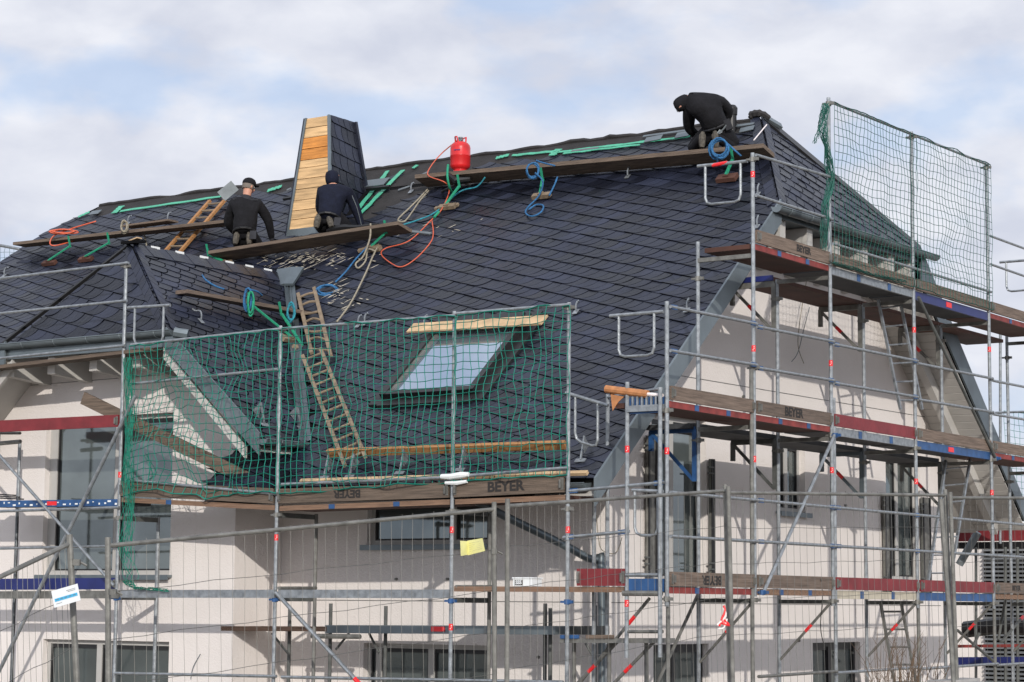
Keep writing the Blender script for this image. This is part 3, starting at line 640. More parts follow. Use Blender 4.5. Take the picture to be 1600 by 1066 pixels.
m = MB(); m.tube([(-.51, -.02, 2.32), (-.05, -.02, 2.32)], .022, 8); m.build('transom', 'galv', gs); m = MB(); m.tube([(-.55, -.02, 2.12), (-.05, -.02, 2.12)], .03, 8); m.build('transom', 'galvold', gs)
def rail(par, a, b, r=.0195, mt='galv', ends='bluepaint', name='guard_rail'):
    a, b = V(a), V(b); m = MB(); m.tube([a, b], r, 8); g_ = m.build(name, mt, par, origin=a)
    if ends:
        m = MB(); d = (b-a).normalized()
        for c, s_ in ((a, 1), (b, -1)): m.beam(c+d*s_*.03, c+d*s_*.14, .02, .052)
        m.build('rail_end', ends, g_, origin=a)
    return g_
GX = .045
for k in range(0, 5):
    y0, y1 = YP[k], YP[k+1]
    for z in (5.30, 4.81): rail(gs, (GX, y0, z-.03), (GX, y1, z), ends='bluepaint' if k < 3 else None)
    for z in (3.22, 2.74): rail(gs, (GX, y0, z), (GX, y1, z), ends='bluepaint' if k in (1, 2) else None)
    if k >= 1: rail(gs, (GX, y0, 1.18), (GX, y1, 1.2), mt='galvold' if k == 1 else 'galv', ends=None)
rail(gs, (GX, YP[1], 7.33), (GX, YP[2], 7.40), ends=None); rail(gs, (GX, YP[1], 6.84), (GX, YP[2], 6.86), ends=None)
rail(gs, (GX, YP[2], 6.55), (GX, YP[3], 6.56), ends=None); rail(gs, (GX, YP[3], 6.56), (GX, YP[4], 6.57), ends=None)
rail(gs, (GX, YP[4], 7.40), (GX, YP[5], 7.40), ends=None); rail(gs, (GX, YP[4], 6.98), (GX, YP[5], 6.97), ends=None)
rail(gs, (.03, YP[2], 8.38), (.03, YP[3], 8.42), ends=None); rail(gs, (.03, YP[3], 8.42), (.03, YP[4], 8.46), ends=None)
rail(gs, (-1.3, .0, 3.26), (-.02, 0, 3.33)); rail(gs, (-1.35, .0, 2.74), (-.48, 0, 2.80))
for k in range(1, 6):
    for z in (6.12, 4.08, 2.05):
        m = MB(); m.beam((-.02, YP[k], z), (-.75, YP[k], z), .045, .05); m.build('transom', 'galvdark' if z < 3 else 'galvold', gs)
# braces
def brace(par, a, b, r=.0225, mt='galv', lab=None):
    m = MB(); m.tube([a, b], r, 8); g_ = m.build('brace', mt, par, origin=a)
    if lab is not None:
        m = MB(); a, b = V(a), V(b); d = (b-a).normalized(); p = a.lerp(b, lab); m.tube([p-d*.06, p+d*.06], r+.003, 8); m.build('red_sticker', 'sticker', g_, origin=a)
    return g_
brace(gs, (.05, YP[2], 4.14), (.05, YP[1]+.1, 2.13)); brace(gs, (.05, YP[3]+.05, 6.18), (.05, YP[4]+.08, 4.12), mt='galvdark')
clampm(gs, (.05, YP[2], 4.12), mt='bluepaint'); clampm(gs, (.05, YP[1]+.1, 2.15), mt='bluepaint'); clampm(gs, (.05, YP[4]+.05, 4.14), mt='bluepaint')
# consoles towards the wall
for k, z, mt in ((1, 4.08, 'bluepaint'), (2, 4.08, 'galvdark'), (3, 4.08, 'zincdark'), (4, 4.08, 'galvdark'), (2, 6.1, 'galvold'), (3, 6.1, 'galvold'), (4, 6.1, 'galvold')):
    m = MB(); y = YP[k]; m.beam((-.78, y, z), (-1.42, y, z), .04, .07); m.beam((-.79, y-.0, z), (-.79, y, z-.62), .06, .06, V((0, 1, 0))); m.beam((-1.38, y, z-.04), (-.82, y, z-.6), .035, .035)
    m.beam((-1.40, y, z), (-1.40, y, z-.24), .05, .05, V((0, 1, 0)))
    c = m.build('console_bracket', mt, gs, origin=(-.78, y, z))
    if z > 5 or k > 2:
        m = MB(); m.beam((-1.16, y, z-.26), (-1.08, y, z-.34), .041, .041); m.build('red_sticker', 'sticker', c)
# outward brackets under level one
for k, z in ((1, 2.05), (2, 2.05), (3, 2.05), (4, 2.05), (5, 2.05)):
    brace(gs, (-.02, YP[k], z), (-.73, YP[k], z-.72), .018, 'galvold', .45)
def gseg(a, b, x, r=.02, mt='galvold', lab=None): return brace(gs, PX(*a, x), PX(*b, x), r, mt, lab)
gseg((1090, 930), (1027, 1068), -.75); gseg((860, 932), (985, 830), -.3) if 0 else None
for a, b, l in (((1015, 935), (905, 1068), .25), ((1022, 1003), (955, 1072), .6), ((965, 1003), (898, 1072), .6)):
    brace(gs, PY(*a, .3), PY(*b, .3), .02, 'galvold', l)
for a, b, l in (((1572, 930), (1560, 1000), None), ((1600, 962), (1565, 1003), .1), ((1496, 985), (1560, 1040), None), ((1530, 990), (1520, 1010), None)):
    brace(gs, PX(*a, -.75), PX(*b, -.75), .022, 'galvdark', l)
# low platform by the corner
m = MB(); A = PY(893, 1001, .3); B = PY(1037, 1001, .3); m.beam(A, B, .5, .05); m.m('bluepaint'); m.beam(A+V((.02, -.26, .045)), A.lerp(B, .22)+V((0, -.26, .045)), .02, .04); m.m('plank'); m.beam(A.lerp(B, .3)+V((0, -.26, .045)), A.lerp(B, .6)+V((0, -.26, .045)), .02, .04)
m.ms = ['galvold', 'bluepaint', 'plank']; m.mi = [0]*6+[1]*6+[2]*6; m.build('low_platform', 'galvold', gs)
for x in (897, 952, 1010): pole(gs, PY(x, 1003, .3), PY(x, 1003, .3)+V((0, 0, -1.3)), mt='galvold', name='low_post')
# end guards : bar with a U shaped loop
def end_guard(par, bar0, bar1, u0, u1, bot, r=.017):
    m = MB(); bar0, bar1, u0, u1 = V(bar0), V(bar1), V(u0), V(u1); m.tube([bar0, bar1], .021, 8)
    a, b = u0+UP*-.0, u1; dn = -UP*bot; d = (b-a); c = d.normalized()*.08
    m.tube([a, a+dn+UP*.08, a+dn+UP*.02+c*.3, a+dn+c, b+dn-c, b+dn+UP*.02-c*.3, b+dn+UP*.08, b], r, 7)
    return m.build('end_guard', 'galv', par, origin=bar0)
def eg(par, Y, b0, b1, u0, u1, bot, X=None):
    f_ = (lambda q: PY(*q, Y)) if X is None else (lambda q: PX(*q, X))
    A, B, C0, C1 = f_(b0), f_(b1), f_(u0), f_(u1); q = f_((u0[0], bot)); return end_guard(par, A, B, C0, C1, C0.z-q.z)
eg(gs, 0, (953, 494), (1037, 487), (967, 493), (1022, 489), 558); eg(gs, YP[1], (1090, 260), (1168, 252), (1102, 259), (1157, 253), 320)
g_ = eg(gs, .35, (884, 614), (950, 634), (899, 618), (934, 629), 688); eg(gs, .0, (988, 766), (1036, 768), (992, 768), (1028, 769), 836); eg(gs, 11.85, (1562, 410), (1640, 404), (1572, 410), (1625, 405), 456)
q = PY(1127, 256, YP[1]); m = MB(); m.tube([q+V((-.12, 0, -.007)), q+V((.08, 0, .005))], .0235, 8); m.build('red_sticker', 'sticker', gs)
# front scaffold
FX = [-1.29, -2.90, -5.58, -8.28]; FT = [5.41, 5.42, 5.42, 6.45]
for x, tp in zip(FX, FT):
    pole(fs, (x, 0, tp), (x, 0, GB)); clampm(fs, (x, 0, tp-.06)); clampm(fs, (x, 0, 3.06)); clampm(fs, (x, 0, 2.02), mt='bluepaint')
for x, tp in ((-2.87, 3.1), (-5.55, 3.1), (-8.27, 3.1), (-10.97, 3.15), (-10.97, 4.2)):
    pole(fs, (x, .73, tp), (x, .73, GB), mt='galvold' if x > -6 else 'galv')
pole(fs, (-11.0, 0, 6.5), (-11.0, 0, GB))
for p in ((187, 742), (432, 840), (708, 828), (706, 980), (886, 828)):
    q = PY(*p, 0); x = min(FX, key=lambda v: abs(v-q.x)); stick(fs, (x, 0, q.z))
def fr(a, b, ends=None, Y=-.045, mt='galv', r=.0195): return rail(fs, PY(*a, Y), PY(*b, Y), r, mt, ends)
fr((205, 539), (440, 514)); fr((440, 514), (712, 493)); fr((714, 490), (890, 476)); fr((205, 600), (434, 577)); fr((197, 750), (432, 772)); fr((440, 757), (706, 746)); fr((710, 745), (888, 731))
fr((-30, 439), (201, 411)); fr((-30, 493), (198, 470)); fr((-30, 563), (195, 540)); fr((-30, 800), (186, 793)); fr((-30, 858), (186, 853), r=.017); fr((180, 1052), (432, 1057)); fr((440, 1058), (880, 1066))
brace(fs, PY(212, 618, -.1), PY(-8, 1062, -.1), .026); brace(fs, PY(-20, 690, -.16), PY(178, 915, -.16), .022); brace(fs, PY(431, 926, -.06), PY(563, 1070, -.06), .026, lab=.97)
clampm(fs, PY(200, 645, -.06), .06)
eg(fs, 0, (200, 481), (266, 477), (211, 480), (256, 477), 538)
m = MB(); m.tube([PY(0, 693, .3), PY(32, 690, .3)], .03, 8); m.build('transom', 'galvold', fs); m = MB(); m.tube([PY(0, 677, .3), PY(32, 677, .3)], .02, 8); m.build('transom', 'galvold', fs)
m = MB(); m.tube([PY(435, 919, 0), PY(494, 919, .73)], .02, 8); m.build('transom', 'galvold', fs); m = MB(); m.tube([PY(712, 917, 0), PY(770, 917, .73)], .02, 8); m.build('transom', 'galvold', fs)
for x in FX[1:]:
    for z in (3.06, 2.03): m = MB(); m.beam((x, .02, z), (x, .73, z), .045, .06); m.build('transom', 'galvdark', fs)
for a, b in (((560, 925), (516, 1066)),): pass
# steel beams at first level
for a, b, mt in (((190, 928), (430, 928), 'galv'), ((436, 928), (703, 928), 'galv'), ((-40, 930), (186, 929), 'galvold')):
    A, B = PY(*a, -.03), PY(*b, -.03); m = MB(); m.beam(A, B, .04, .10); m.m('galvdark') if 0 else None; m.build('ledger_beam', mt, fs, origin=A)
# small inner working platform scaffold on the front wall
isc = thing('scaffold', 'low inner scaffold close to the front wall with a wooden plank and a steel deck', 'scaffold', (-4, 1.3, -.9))
m = MB(); m.beam(PY(365, 982, 1.2), PY(530, 983, 1.2), .5, .06); m.build('plank', 'deckwood', isc)
m = MB(); m.beam(PY(527, 983, 1.2), PY(885, 985, 1.2), .5, .10); dk_ = m.build('steel_deck', 'zinc', isc); q = PY(684, 983, .94); m = MB(); m.box((q.x-.1, .938, q.z-.03), (q.x+.1, .948, q.z+.03)); m.build('red_label', 'sticker', dk_)
m = MB(); m.beam(PY(900, 985, 1.5), PY(935, 985, 1.5), .5, .1); m.build('steel_deck', 'galvdark', isc)
for x, t_ in ((453, 950), (517, 943), (603, 947), (852, 943), (364, 945), (860, 950), (930, 946)):
    p = PY(x, t_, 1.25); pole(isc, p, (p.x, p.y, GB), mt='galvdark')
for a, b in (((425, 990), (453, 1025)), ((545, 990), (525, 1015)), ((577, 990), (592, 1020)), ((915, 1005), (932, 1035))): brace(isc, PY(*a, 1.22), PY(*b, 1.22), .016, 'galvdark')
m = MB(); m.tube([PY(487, 994, .9), PY(563, 995, .9)], .03, 8); m.build('short_tube', 'galvold', isc)

# ---- decks and toe boards
def deck(par, A, B, wvec, th, edge, label, marks=0, under='deckunder', group='scaffold decks', lab=None, edgeh=None):
    """A,B outer top edge points; wvec from outer edge inwards"""
    A, B, wv = V(A), V(B), V(wvec); d = (B-A).normalized(); eh = edgeh or th
    T = thing('scaffold_deck', label, 'scaffold deck', (A+B)/2-UP*th, group)
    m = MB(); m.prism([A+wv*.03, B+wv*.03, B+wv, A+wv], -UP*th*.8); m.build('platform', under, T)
    m = MB(); o_ = -wv.normalized(); m.prism([A, B, B-UP*eh, A-UP*eh], -o_*.035); e = m.build('edge_beam', edge, T)
    for k in range(marks):
        p = A.lerp(B, .32+.38*k)-UP*eh*.5; m = MB(); m.obox(p+o_*.003, d*.045, UP*eh*.46, o_*.003); m.build('paint_mark', 'bluepaint', e)
    if lab:
        p = A.lerp(B, lab)-UP*eh*.5; m = MB(); m.obox(p+o_*.003, d*.09, UP*eh*.3, o_*.003); m.build('red_label', 'sticker', e)
    return T
def toe(A, B, h, mt, label, txt=None, tp=.5, ts=.1, group='toe boards', flip=False, out=None, trgh=(0, 0)):
    A, B = V(A), V(B); d = (B-A).normalized(); o_ = V(out); 
    T = thing('toe_board', label, 'toe board', (A+B)/2, group)
    m = MB(); m.rv = random.random(); n = 1
    A1 = A+UP*trgh[0]; B1 = B+UP*trgh[1]
    m.prism([A1, B1, B1+UP*h, A1+UP*h], -o_*.03); b = m.build('board', mt, T)
    for c, s_ in ((A1, 1), (B1, -1)): m = MB(); m.obox(c+d*s_*.02+UP*h*.5+o_*.004, d*.02, UP*h*.35, o_*.0035); m.obox(c+d*s_*.03+UP*h*.5+o_*.02, d*.012, UP*h*.25, o_*.018); m.build('end_fitting', 'galvold', T)
    if txt:
        p = A1.lerp(B1, tp)+UP*h*.5+o_*.003; lettering(txt, p, -d if flip else d, -UP if flip else UP, ts, T, sx=1.15)
    return T
OX = (1, 0, 0); OY = (0, -1, 0); W1 = (-.68, 0, 0); e_ = .04
L3, L2, L1 = 6.27, 4.23, 2.19
def gd(k, z, edge, label, **kw): return deck(gs, (-.0, YP[k]+e_, z), (-.0, YP[k+1]-e_, z), W1, .07, edge, label, **kw)
gd(1, L3, 'rededge', 'red edged scaffold deck of the top level, bay left of the tall green net', marks=2)
gd(2, L3, 'galv', 'grey edged scaffold deck with blue marks below the left half of the tall net', marks=2, under='steelunder', edgeh=.1)
gd(3, L3, 'bluedeep', 'deep blue edged scaffold deck under the right half of the tall net', under='steelunder', lab=.45, edgeh=.12)
gd(4, L3, 'rededge', 'red edged scaffold deck of the top level cut by the right photo edge', marks=1)
gd(0, L2, 'rededge', 'red edged scaffold deck of the middle level at the house corner', marks=2)
gd(1, L2, 'rededge', 'red edged scaffold deck of the middle level below the lettered plank', marks=2)
gd(2, L2, 'galv', 'grey edged scaffold deck with blue marks below the red board of the middle level', marks=2, under='steelunder', edgeh=.1)
gd(3, L2, 'bluepaint', 'blue edged scaffold deck of the middle level below the step ladder bay', under='steelunder', lab=.45, edgeh=.11)
gd(4, L2, 'rededge', 'red edged scaffold deck of the middle level cut by the right photo edge', marks=1)
gd(0, L1, 'rededge', 'red edged scaffold deck of the lowest gable level at the house corner', marks=1)
gd(1, L1, 'deckwood', 'wood edged scaffold deck of the lowest gable level beside the long brace', marks=2)
gd(2, L1, 'lime', 'pale beige edged scaffold deck with two blue marks on the lowest gable level', marks=2, under='steelunder', edgeh=.1)
gd(3, L1, 'bluepaint', 'blue edged scaffold deck of the lowest gable level under a red board', under='steelunder', lab=.4, edgeh=.11)
gd(4, L1, 'deckwood', 'wood edged scaffold deck of the lowest gable level cut by the right photo edge')
# inner console decks
for k, z in ((2, 6.19), (3, 6.19), (4, 6.19)):
    T = thing('console_deck', ('narrow inner plank deck of the top gable level, %s' % {2: 'above the hanging wires', 3: 'crossed by the metal ladder', 4: 'beyond the rear verge'}[k]), 'scaffold deck', (-1.1, YP[k]+1, z), 'inner console decks')
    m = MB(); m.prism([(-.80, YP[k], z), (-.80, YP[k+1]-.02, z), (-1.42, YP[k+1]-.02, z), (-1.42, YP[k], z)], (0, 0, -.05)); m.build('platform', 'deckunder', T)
    if k == 2:
        m = MB(); m.box((-1.42, YP[2]-.03, z-.05), (-.8, YP[2]-.003, z+.02)); m.build('end_plate', 'bluedeep', T)
for k, z in ((0, 4.15), (1, 4.16), (2, 4.16), (3, 4.16)):
    T = thing('console_deck', ('narrow inner plank deck of the middle gable level, %s' % {0: 'nearest the house corner', 1: 'above the small gable window', 2: 'above the rear gable door', 3: 'at the foot of the metal ladder'}[k]), 'scaffold deck', (-1.1, YP[k]+1, z), 'inner console decks')
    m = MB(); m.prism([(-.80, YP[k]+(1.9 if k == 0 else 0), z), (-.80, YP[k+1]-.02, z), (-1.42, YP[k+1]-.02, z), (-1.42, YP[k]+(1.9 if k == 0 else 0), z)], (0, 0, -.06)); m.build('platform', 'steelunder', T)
h = .155
def gt(k, z, mt, label, **kw): return toe((.03, YP[k]+.05, z+.012), (.03, YP[k+1]-.05, z+.012), kw.pop('h', h), mt, label, out=OX, **kw)
gt(1, L3, 'planky', 'grey wooden toe board with black lettering on the top level, left of the net', txt='BEYER', tp=.62, ts=.12, flip=False)
gt(2, L3, 'planky', 'dark wooden toe board behind the left half of the tall green net'); gt(3, L3, 'planky', 'dark wooden toe board behind the right half of the tall green net'); gt(4, L3, 'planky', 'pale wooden toe board of the top level cut by the right photo edge')
gt(0, L2, 'planky', 'brown wooden toe board of the middle level at the house corner'); gt(1, L2, 'planky', 'wooden toe board of the middle level with bold black lettering', txt='BEYER', tp=.47, ts=.15)
gt(2, L2, 'redpaint', 'dark red toe board of the middle level'); gt(3, L2, 'planky', 'grey wooden toe board of the middle level above the blue deck edge'); gt(4, L2, 'planky', 'grey wooden toe board of the middle level cut by the right photo edge')
gt(0, L1, 'planky', 'wooden toe board with upside down black lettering on the lowest gable level', txt='BEYER', tp=.47, ts=.14, flip=True); gt(1, L1, 'planky', 'brown wooden toe board of the lowest gable level between two poles and the long brace')
gt(2, L1, 'redpaint', 'red toe board of the lowest gable level above the beige deck edge'); gt(3, L1, 'redpaint', 'bright red toe board of the lowest gable level above the blue deck edge'); gt(4, L1, 'planky', 'lettered wooden toe board of the lowest gable level at the right photo edge', txt='BEYER', tp=.3, ts=.1)
# front decks
ZF = 3.18
def fd(x0, x1, z, edge, label, z1=None, **kw): return deck(fs, (x0, -.0, z), (x1, -.0, z1 or z), (0, .68, 0), .06, edge, label, **kw)
fd(-8.24, -5.62, 3.33, 'deckwood', 'wooden scaffold deck under the left green net, behind the leaning plank', z1=3.18, marks=1); fd(-5.54, -2.94, 3.17, 'deckwood', 'wooden scaffold deck under the middle green net, above the front window', z1=3.20, marks=2); fd(-2.86, -1.33, 3.2, 'deckwood', 'wooden scaffold deck under the right green net', z1=3.22)
fd(-2.86, -.55, 2.19, 'deckwood', 'wooden scaffold deck of the lower front level with a white box on it')
toe((-8.24, -.03, 3.35), (-5.62, -.03, 3.2), .19, 'plank', 'long wooden toe board under the left green net', out=OY); toe((-5.54, -.03, 3.20), (-2.94, -.03, 3.22), .18, 'plank', 'wooden toe board with faded upside down lettering under the middle green net', txt='BEYER', tp=.42, ts=.13, flip=True, out=OY)
toe((-2.86, -.03, 3.22), (-1.33, -.03, 3.25), .19, 'plank', 'short wooden toe board with bold black lettering under the right green net', txt='BEYER', tp=.48, ts=.16, out=OY)
A, B = PY(901, 917, -.03), PY(976, 915, -.03); toe((A.x, -.03, 2.2), (B.x, -.03, 2.2), .19, 'redpaint', 'short bright red toe board of the lower front level at the house corner', out=OY)
# left boards
A, B = PY(-40, 677, 0), PY(184, 667, 0); toe(A, B, .16, 'redpaint', 'long dark red board above the big window at the left edge', out=OY)
A, B = PY(-40, 922, 0), PY(180, 921, 0); toe(A, B, .15, 'bluedeep', 'dark blue toe board below the big window at the left edge', out=OY)
A, B = PY(-40, 783, 0), PY(186, 780, 0); T = deck(fs, A, B, (0, .6, 0), .09, 'bluepaint', 'steel scaffold deck with worn blue and white edge at the left edge', under='steelunder', lab=.55)
for k in range(26):
    p = A.lerp(B, (k+.5)/26)+V((random.uniform(-.02, .02), -.003, -.025-random.random()*.04)); m = MB() if k == 0 else m
    m.obox(p, (random.uniform(.008, .03), 0, 0), (0, .002, 0), (0, 0, random.uniform(.006, .014)))
m.build('worn_paint', 'white', T)
T = thing('plank', 'long weathered plank on the rail just below the wing gutter', 'plank', PY(100, 565, .1)); m = MB(); m.rv = .2; m.beam(PY(-40, 580, .1), PY(242, 547, .1), .24, .045); m.build('board', 'plank', T)
T = thing('plank', 'long weathered plank leaning diagonally across the left net and wall', 'plank', PY(300, 690, .35)); m = MB(); m.rv = .4; m.beam(PY(130, 622, .30), PY(432, 770, .55), .04, .17); m.build('board', 'plank', T)
T = thing('plank', 'stack of thin dark laths lying on the steel deck at the left edge', 'plank', PY(20, 775, .2))
m = MB()
for k in range(3): m.beam(PY(-30, 777-k*3, .2), PY(34-k*6, 780-k*3, .2), .08, .018)
m.build('lath', 'blacksteel', T)

# ================================================================ NETS
def net(name, label, P00, P10, P11, P01, nu, nv, r, mt, out, amp=.05, seed=0, warp=None, group=None, sag=0.):
    P00, P10, P11, P01, o_ = V(P00), V(P10), V(P11), V(P01), V(out); m = MB()
    def pt(i, j):
        u, v = i/nu, j/nv; p = P00.lerp(P10, u).lerp(P01.lerp(P11, u), v)
        f_ = 4*u*(1-u); e = 4*v*(1-v)
        q = V((u*5+seed, v*5, seed))
        n_ = noise.noise(q); n2_ = noise.noise(q*2.3+V((9, 3, 1))); n3_ = noise.noise(q*2.3+V((1, 7, 4)))
        d = (P10-P00).normalized()
        k = .3+.7*max(f_, .2)
        p = p+o_*amp*(n_*1.6)*k+d*amp*.35*n2_*k+UP*amp*.5*n3_*k - UP*sag*f_*v
        jt = V((i*3.1, j*2.7, seed)); p = p+d*.010*noise.noise(jt*1.7)+UP*.012*noise.noise(jt*1.3+V((5, 5, 5)))
        return warp(p, u, v) if warp else p
    G = [[pt(i, j) for j in range(nv+1)] for i in range(nu+1)]
    for i in range(nu+1): m.tube(G[i], r, 3, caps=False)
    for j in range(nv+1): m.tube([G[i][j] for i in range(nu+1)], r*(1 if 0 < j < nv else 1.9), 3, caps=False)
    o = m.build(name, mt, origin=P00); tag(o, label, 'safety net', group); return o
G_N = 'green safety nets'
def wl(p, u, v):   # left bay net gathered towards the left pole in its lower half
    k = max(0, 1-u*2.3)*(max(0, v-.15))
    return p+V((-.25*k*(u*4), -.02, -.10*k))+UP*(-.12*math.sin(u*9+v*3)*v*.5)
net('safety_net', 'green safety net over the wing wall, left of the three in front', PY(204, 541, -.07), PY(437, 516, -.07), PY(433, 776, -.07), PY(194, 765, -.07), 25, 20, .0054, 'net', (0, -1, 0), .13, 3, wl, G_N)
net('safety_net', 'green safety net with two roof ladders behind it, middle one in front', PY(440, 514, -.07), PY(711, 493, -.07), PY(705, 753, -.07), PY(436, 772, -.07), 25, 21, .0054, 'net', (0, -1, 0), .08, 1, None, G_N)
net('safety_net', 'green safety net in front of the roof window, right one in front', PY(714, 492, -.07), PY(890, 476, -.07), PY(885, 742, -.07), PY(708, 752, -.07), 15, 21, .0054, 'net', (0, -1, 0), .08, 2, None, G_N)
net('safety_net', 'dark green net against the sky, left half of the tall gable net', (.07, YP[2]+.02, 8.38), (.07, YP[3], 8.42), (.07, YP[3], 6.30), (.07, YP[2], 6.28), 24, 20, .0042, 'netdark', (1, 0, 0), .045, 5, None, G_N)
net('safety_net', 'dark green net against the sky, right half of the tall gable net', (.07, YP[3], 8.42), (.07, YP[4], 8.46), (.07, YP[4], 6.30), (.07, YP[3], 6.30), 24, 20, .0042, 'netdark', (1, 0, 0), .045, 6, None, G_N)
net('safety_net', 'pale green net of the rear scaffold at the right photo edge', PY(1568, 642, 14.8), PY(1640, 650, 14.8), PY(1640, 790, 14.8), PY(1576, 780, 14.8), 9, 14, .004, 'net', (0, -1, 0), .03, 8, None, G_N)
net('safety_net', 'grey green net piece of the far scaffold at the left photo edge', PY(-20, 383, 9), PY(36, 390, 9), PY(36, 412, 9), PY(-20, 440, 9), 8, 5, .004, 'netdark', (0, -1, 0), .03, 9, None, G_N)
m = MB(); m.tube([PY(-30, 378, 9), PY(40, 391, 9)], .03, 8); tag(m.build('guard_rail', 'galv'), 'short rail of the far scaffold at the left photo edge', 'guard rail')
# gathered net bunches
def bunch(label, pts, wd, n, length_j=.1, mt='netbunch', out=(0, -1, 0)):
    m = MB(); rn = random.Random(hash(label) % 1000 if 0 else len(label)); pts = spline(pts, 5)
    for k in range(n):
        q = []; a = rn.random()*6.28; f_ = rn.uniform(.7, 1.3); rr = rn.random()**.6
        for i, p in enumerate(pts):
            t_ = i/(len(pts)-1); w_ = wd(t_)*rr
            q.append(p+rh*math.cos(a+i*.55*f_)*w_+V(out)*.5*math.sin(a+i*.7)*w_+UP*rn.uniform(-.02, .02))
        i0 = 0; i1 = int(len(q)*rn.uniform(.75, 1)); m.tube(q[i0:max(i1, 3)], .004, 3, caps=False)
    o = m.build('net_bundle', mt); tag(o, label, 'safety net', 'bundled net edges'); return o
bunch('gathered green netting hanging down the left pole beside the big window', [PY(200, 560, -.1), PY(203, 640, -.1), PY(201, 720, -.1), PY(200, 800, -.1), PY(199, 870, -.1), PY(203, 912, -.1)], lambda t: .08+.05*t, 18)
bunch('loose green netting lying along the beam at the foot of the left pole', [PY(198, 908, -.1), PY(210, 918, -.1), PY(235, 920, -.1), PY(268, 923, -.1)], lambda t: .07*(1-t)+.015, 14)
bunch('frayed green netting tied around the tall left net pole against the sky', [PX(1291, 163, .05), PX(1286, 200, .05), PX(1293, 240, .05), PX(1297, 290, .05), PX(1289, 330, .05), PX(1289, 400, .05)], lambda t: .05+.03*math.sin(t*9)**2, 26, mt='netdark')
bunch('frayed end of green netting dangling left of the tall pole', [PX(1287, 165, .05), PX(1281, 195, .05), PX(1276, 215, .05), PX(1272, 226, .05)], lambda t: .04, 7, mt='netdark')
bunch('slack green netting heaped along the top level toe board under the tall net', [PX(1300, 410, .08), PX(1330, 418, .08), PX(1360, 428, .08), PX(1395, 436, .08), PX(1425, 442, .08)], lambda t: .05, 9, mt='netdark')
bunch('tuft of torn green netting at the inner window pole', [PY(232, 710, .1), PY(238, 740, .1), PY(226, 760, .1)], lambda t: .06, 6)

# ================================================================ THINGS ON THE ROOF
def roof_plank(label, A, B, depth=.30, th=.05, mt='plank', d2=(0, 1, 0), grp='roofing planks', v=.5, ends=()):
    A, B = V(A), V(B); T = thing('roof_plank', label, 'plank', (A+B)/2, grp); m = MB(); m.rv = v; m.prism([A, B, B+V(d2)*depth, A+V(d2)*depth], UP*th); m.build('board', mt, T); return T
O1 = .30
pa, pb = RP(20, 383, O1), RP(352, 348, O1); roof_plank('long roofing plank below the ridge at far left with beige cord around it', pa, pb)
T = roof_plank('short second board lying on the far left roofing plank', RP(190, 361, O1)+V((0, 0, .07)), RP(262, 350, O1)+V((0, 0, .055)), .25, .03)
p2a, p2b = RP(325, 397, O1), RP(622, 351, O1+.1); roof_plank('roofing plank that two kneeling roofers share beside the chimney', p2a, p2b, .34, .05, d2=(0, 1, -.22))
p3a, p3b = RP(648, 279, O1), RP(1193, 231, O1); roof_plank('longest roofing plank near the ridge carrying the red gas bottle', p3a, p3b, .32, .06, d2=(0, 1, -.26))
A, B = WP(293, 458, .25), WP(500, 495, .25); roof_plank('short roofing plank held by blue and green ropes on the wing slope', A+V((0, .0, 0)), B, .22, .05, 'planky', (-1, 0, 0)); WPA, WPB = A, B
# roof jacks
def jack(label, foot, top, onW=False, fat=1., dark=False, ft=None):
    Fp = WP if onW else RP; n_ = NWU if onW else NU; u_ = uyw if onW else UY; sd = V((0, 1, 0)) if onW else V((1, 0, 0))
    A = Fp(*foot, .07); T = thing('roof_jack', label, 'roof jack', A, 'green roof jacks')
    m = MB(); m.obox(A, sd*.15, u_*.045*fat, n_*.03); m.obox(A+n_*.035, sd*.04, u_*.03, n_*.02); m.build('foot_block', 'ladderwood' if not dark else 'deckunder', T)
    B = Fp(*top, .24); m = MB(); m.beam(A+n_*.05, B, .045, .02, n_); m.build('strut', 'ropegreen', T)
    C_ = B+UP*.16-V((0, .06, 0)); m = MB(); m.beam(B-UP*.03, C_, .035, .012, V((0, 1, 0))); m.build('upright_strap', 'ropegreen', T)
    return T
jack('roof jack with green strut and brown block, leftmost below the ridge', (77, 411), (110, 384), dark=True); jack('roof jack with brown block under the orange rope bundle, second from left', (134, 405), (171, 379), dark=True)
jack('roof jack at the left end of the plank shared by two roofers', (350, 412), (326, 398)); jack('roof jack under the right end of the plank beside the chimney', (582, 389), (604, 362)); jack('roof jack below the red gas bottle', (699, 323), (718, 290))
jack('roof jack with green strap beside the hanging blue rope loop, middle of long plank', (846, 306), (848, 280)); jack('roof jack with a brush like block below the bent over roofer', (1136, 278), (1145, 248), fat=1.5, dark=True)
jack('roof jack with a green strut on the wing slope above the scaffold rail', (452, 530), (392, 475), True); jack('roof jack with a green strut nearest the valley', (470, 545), (440, 490), True)
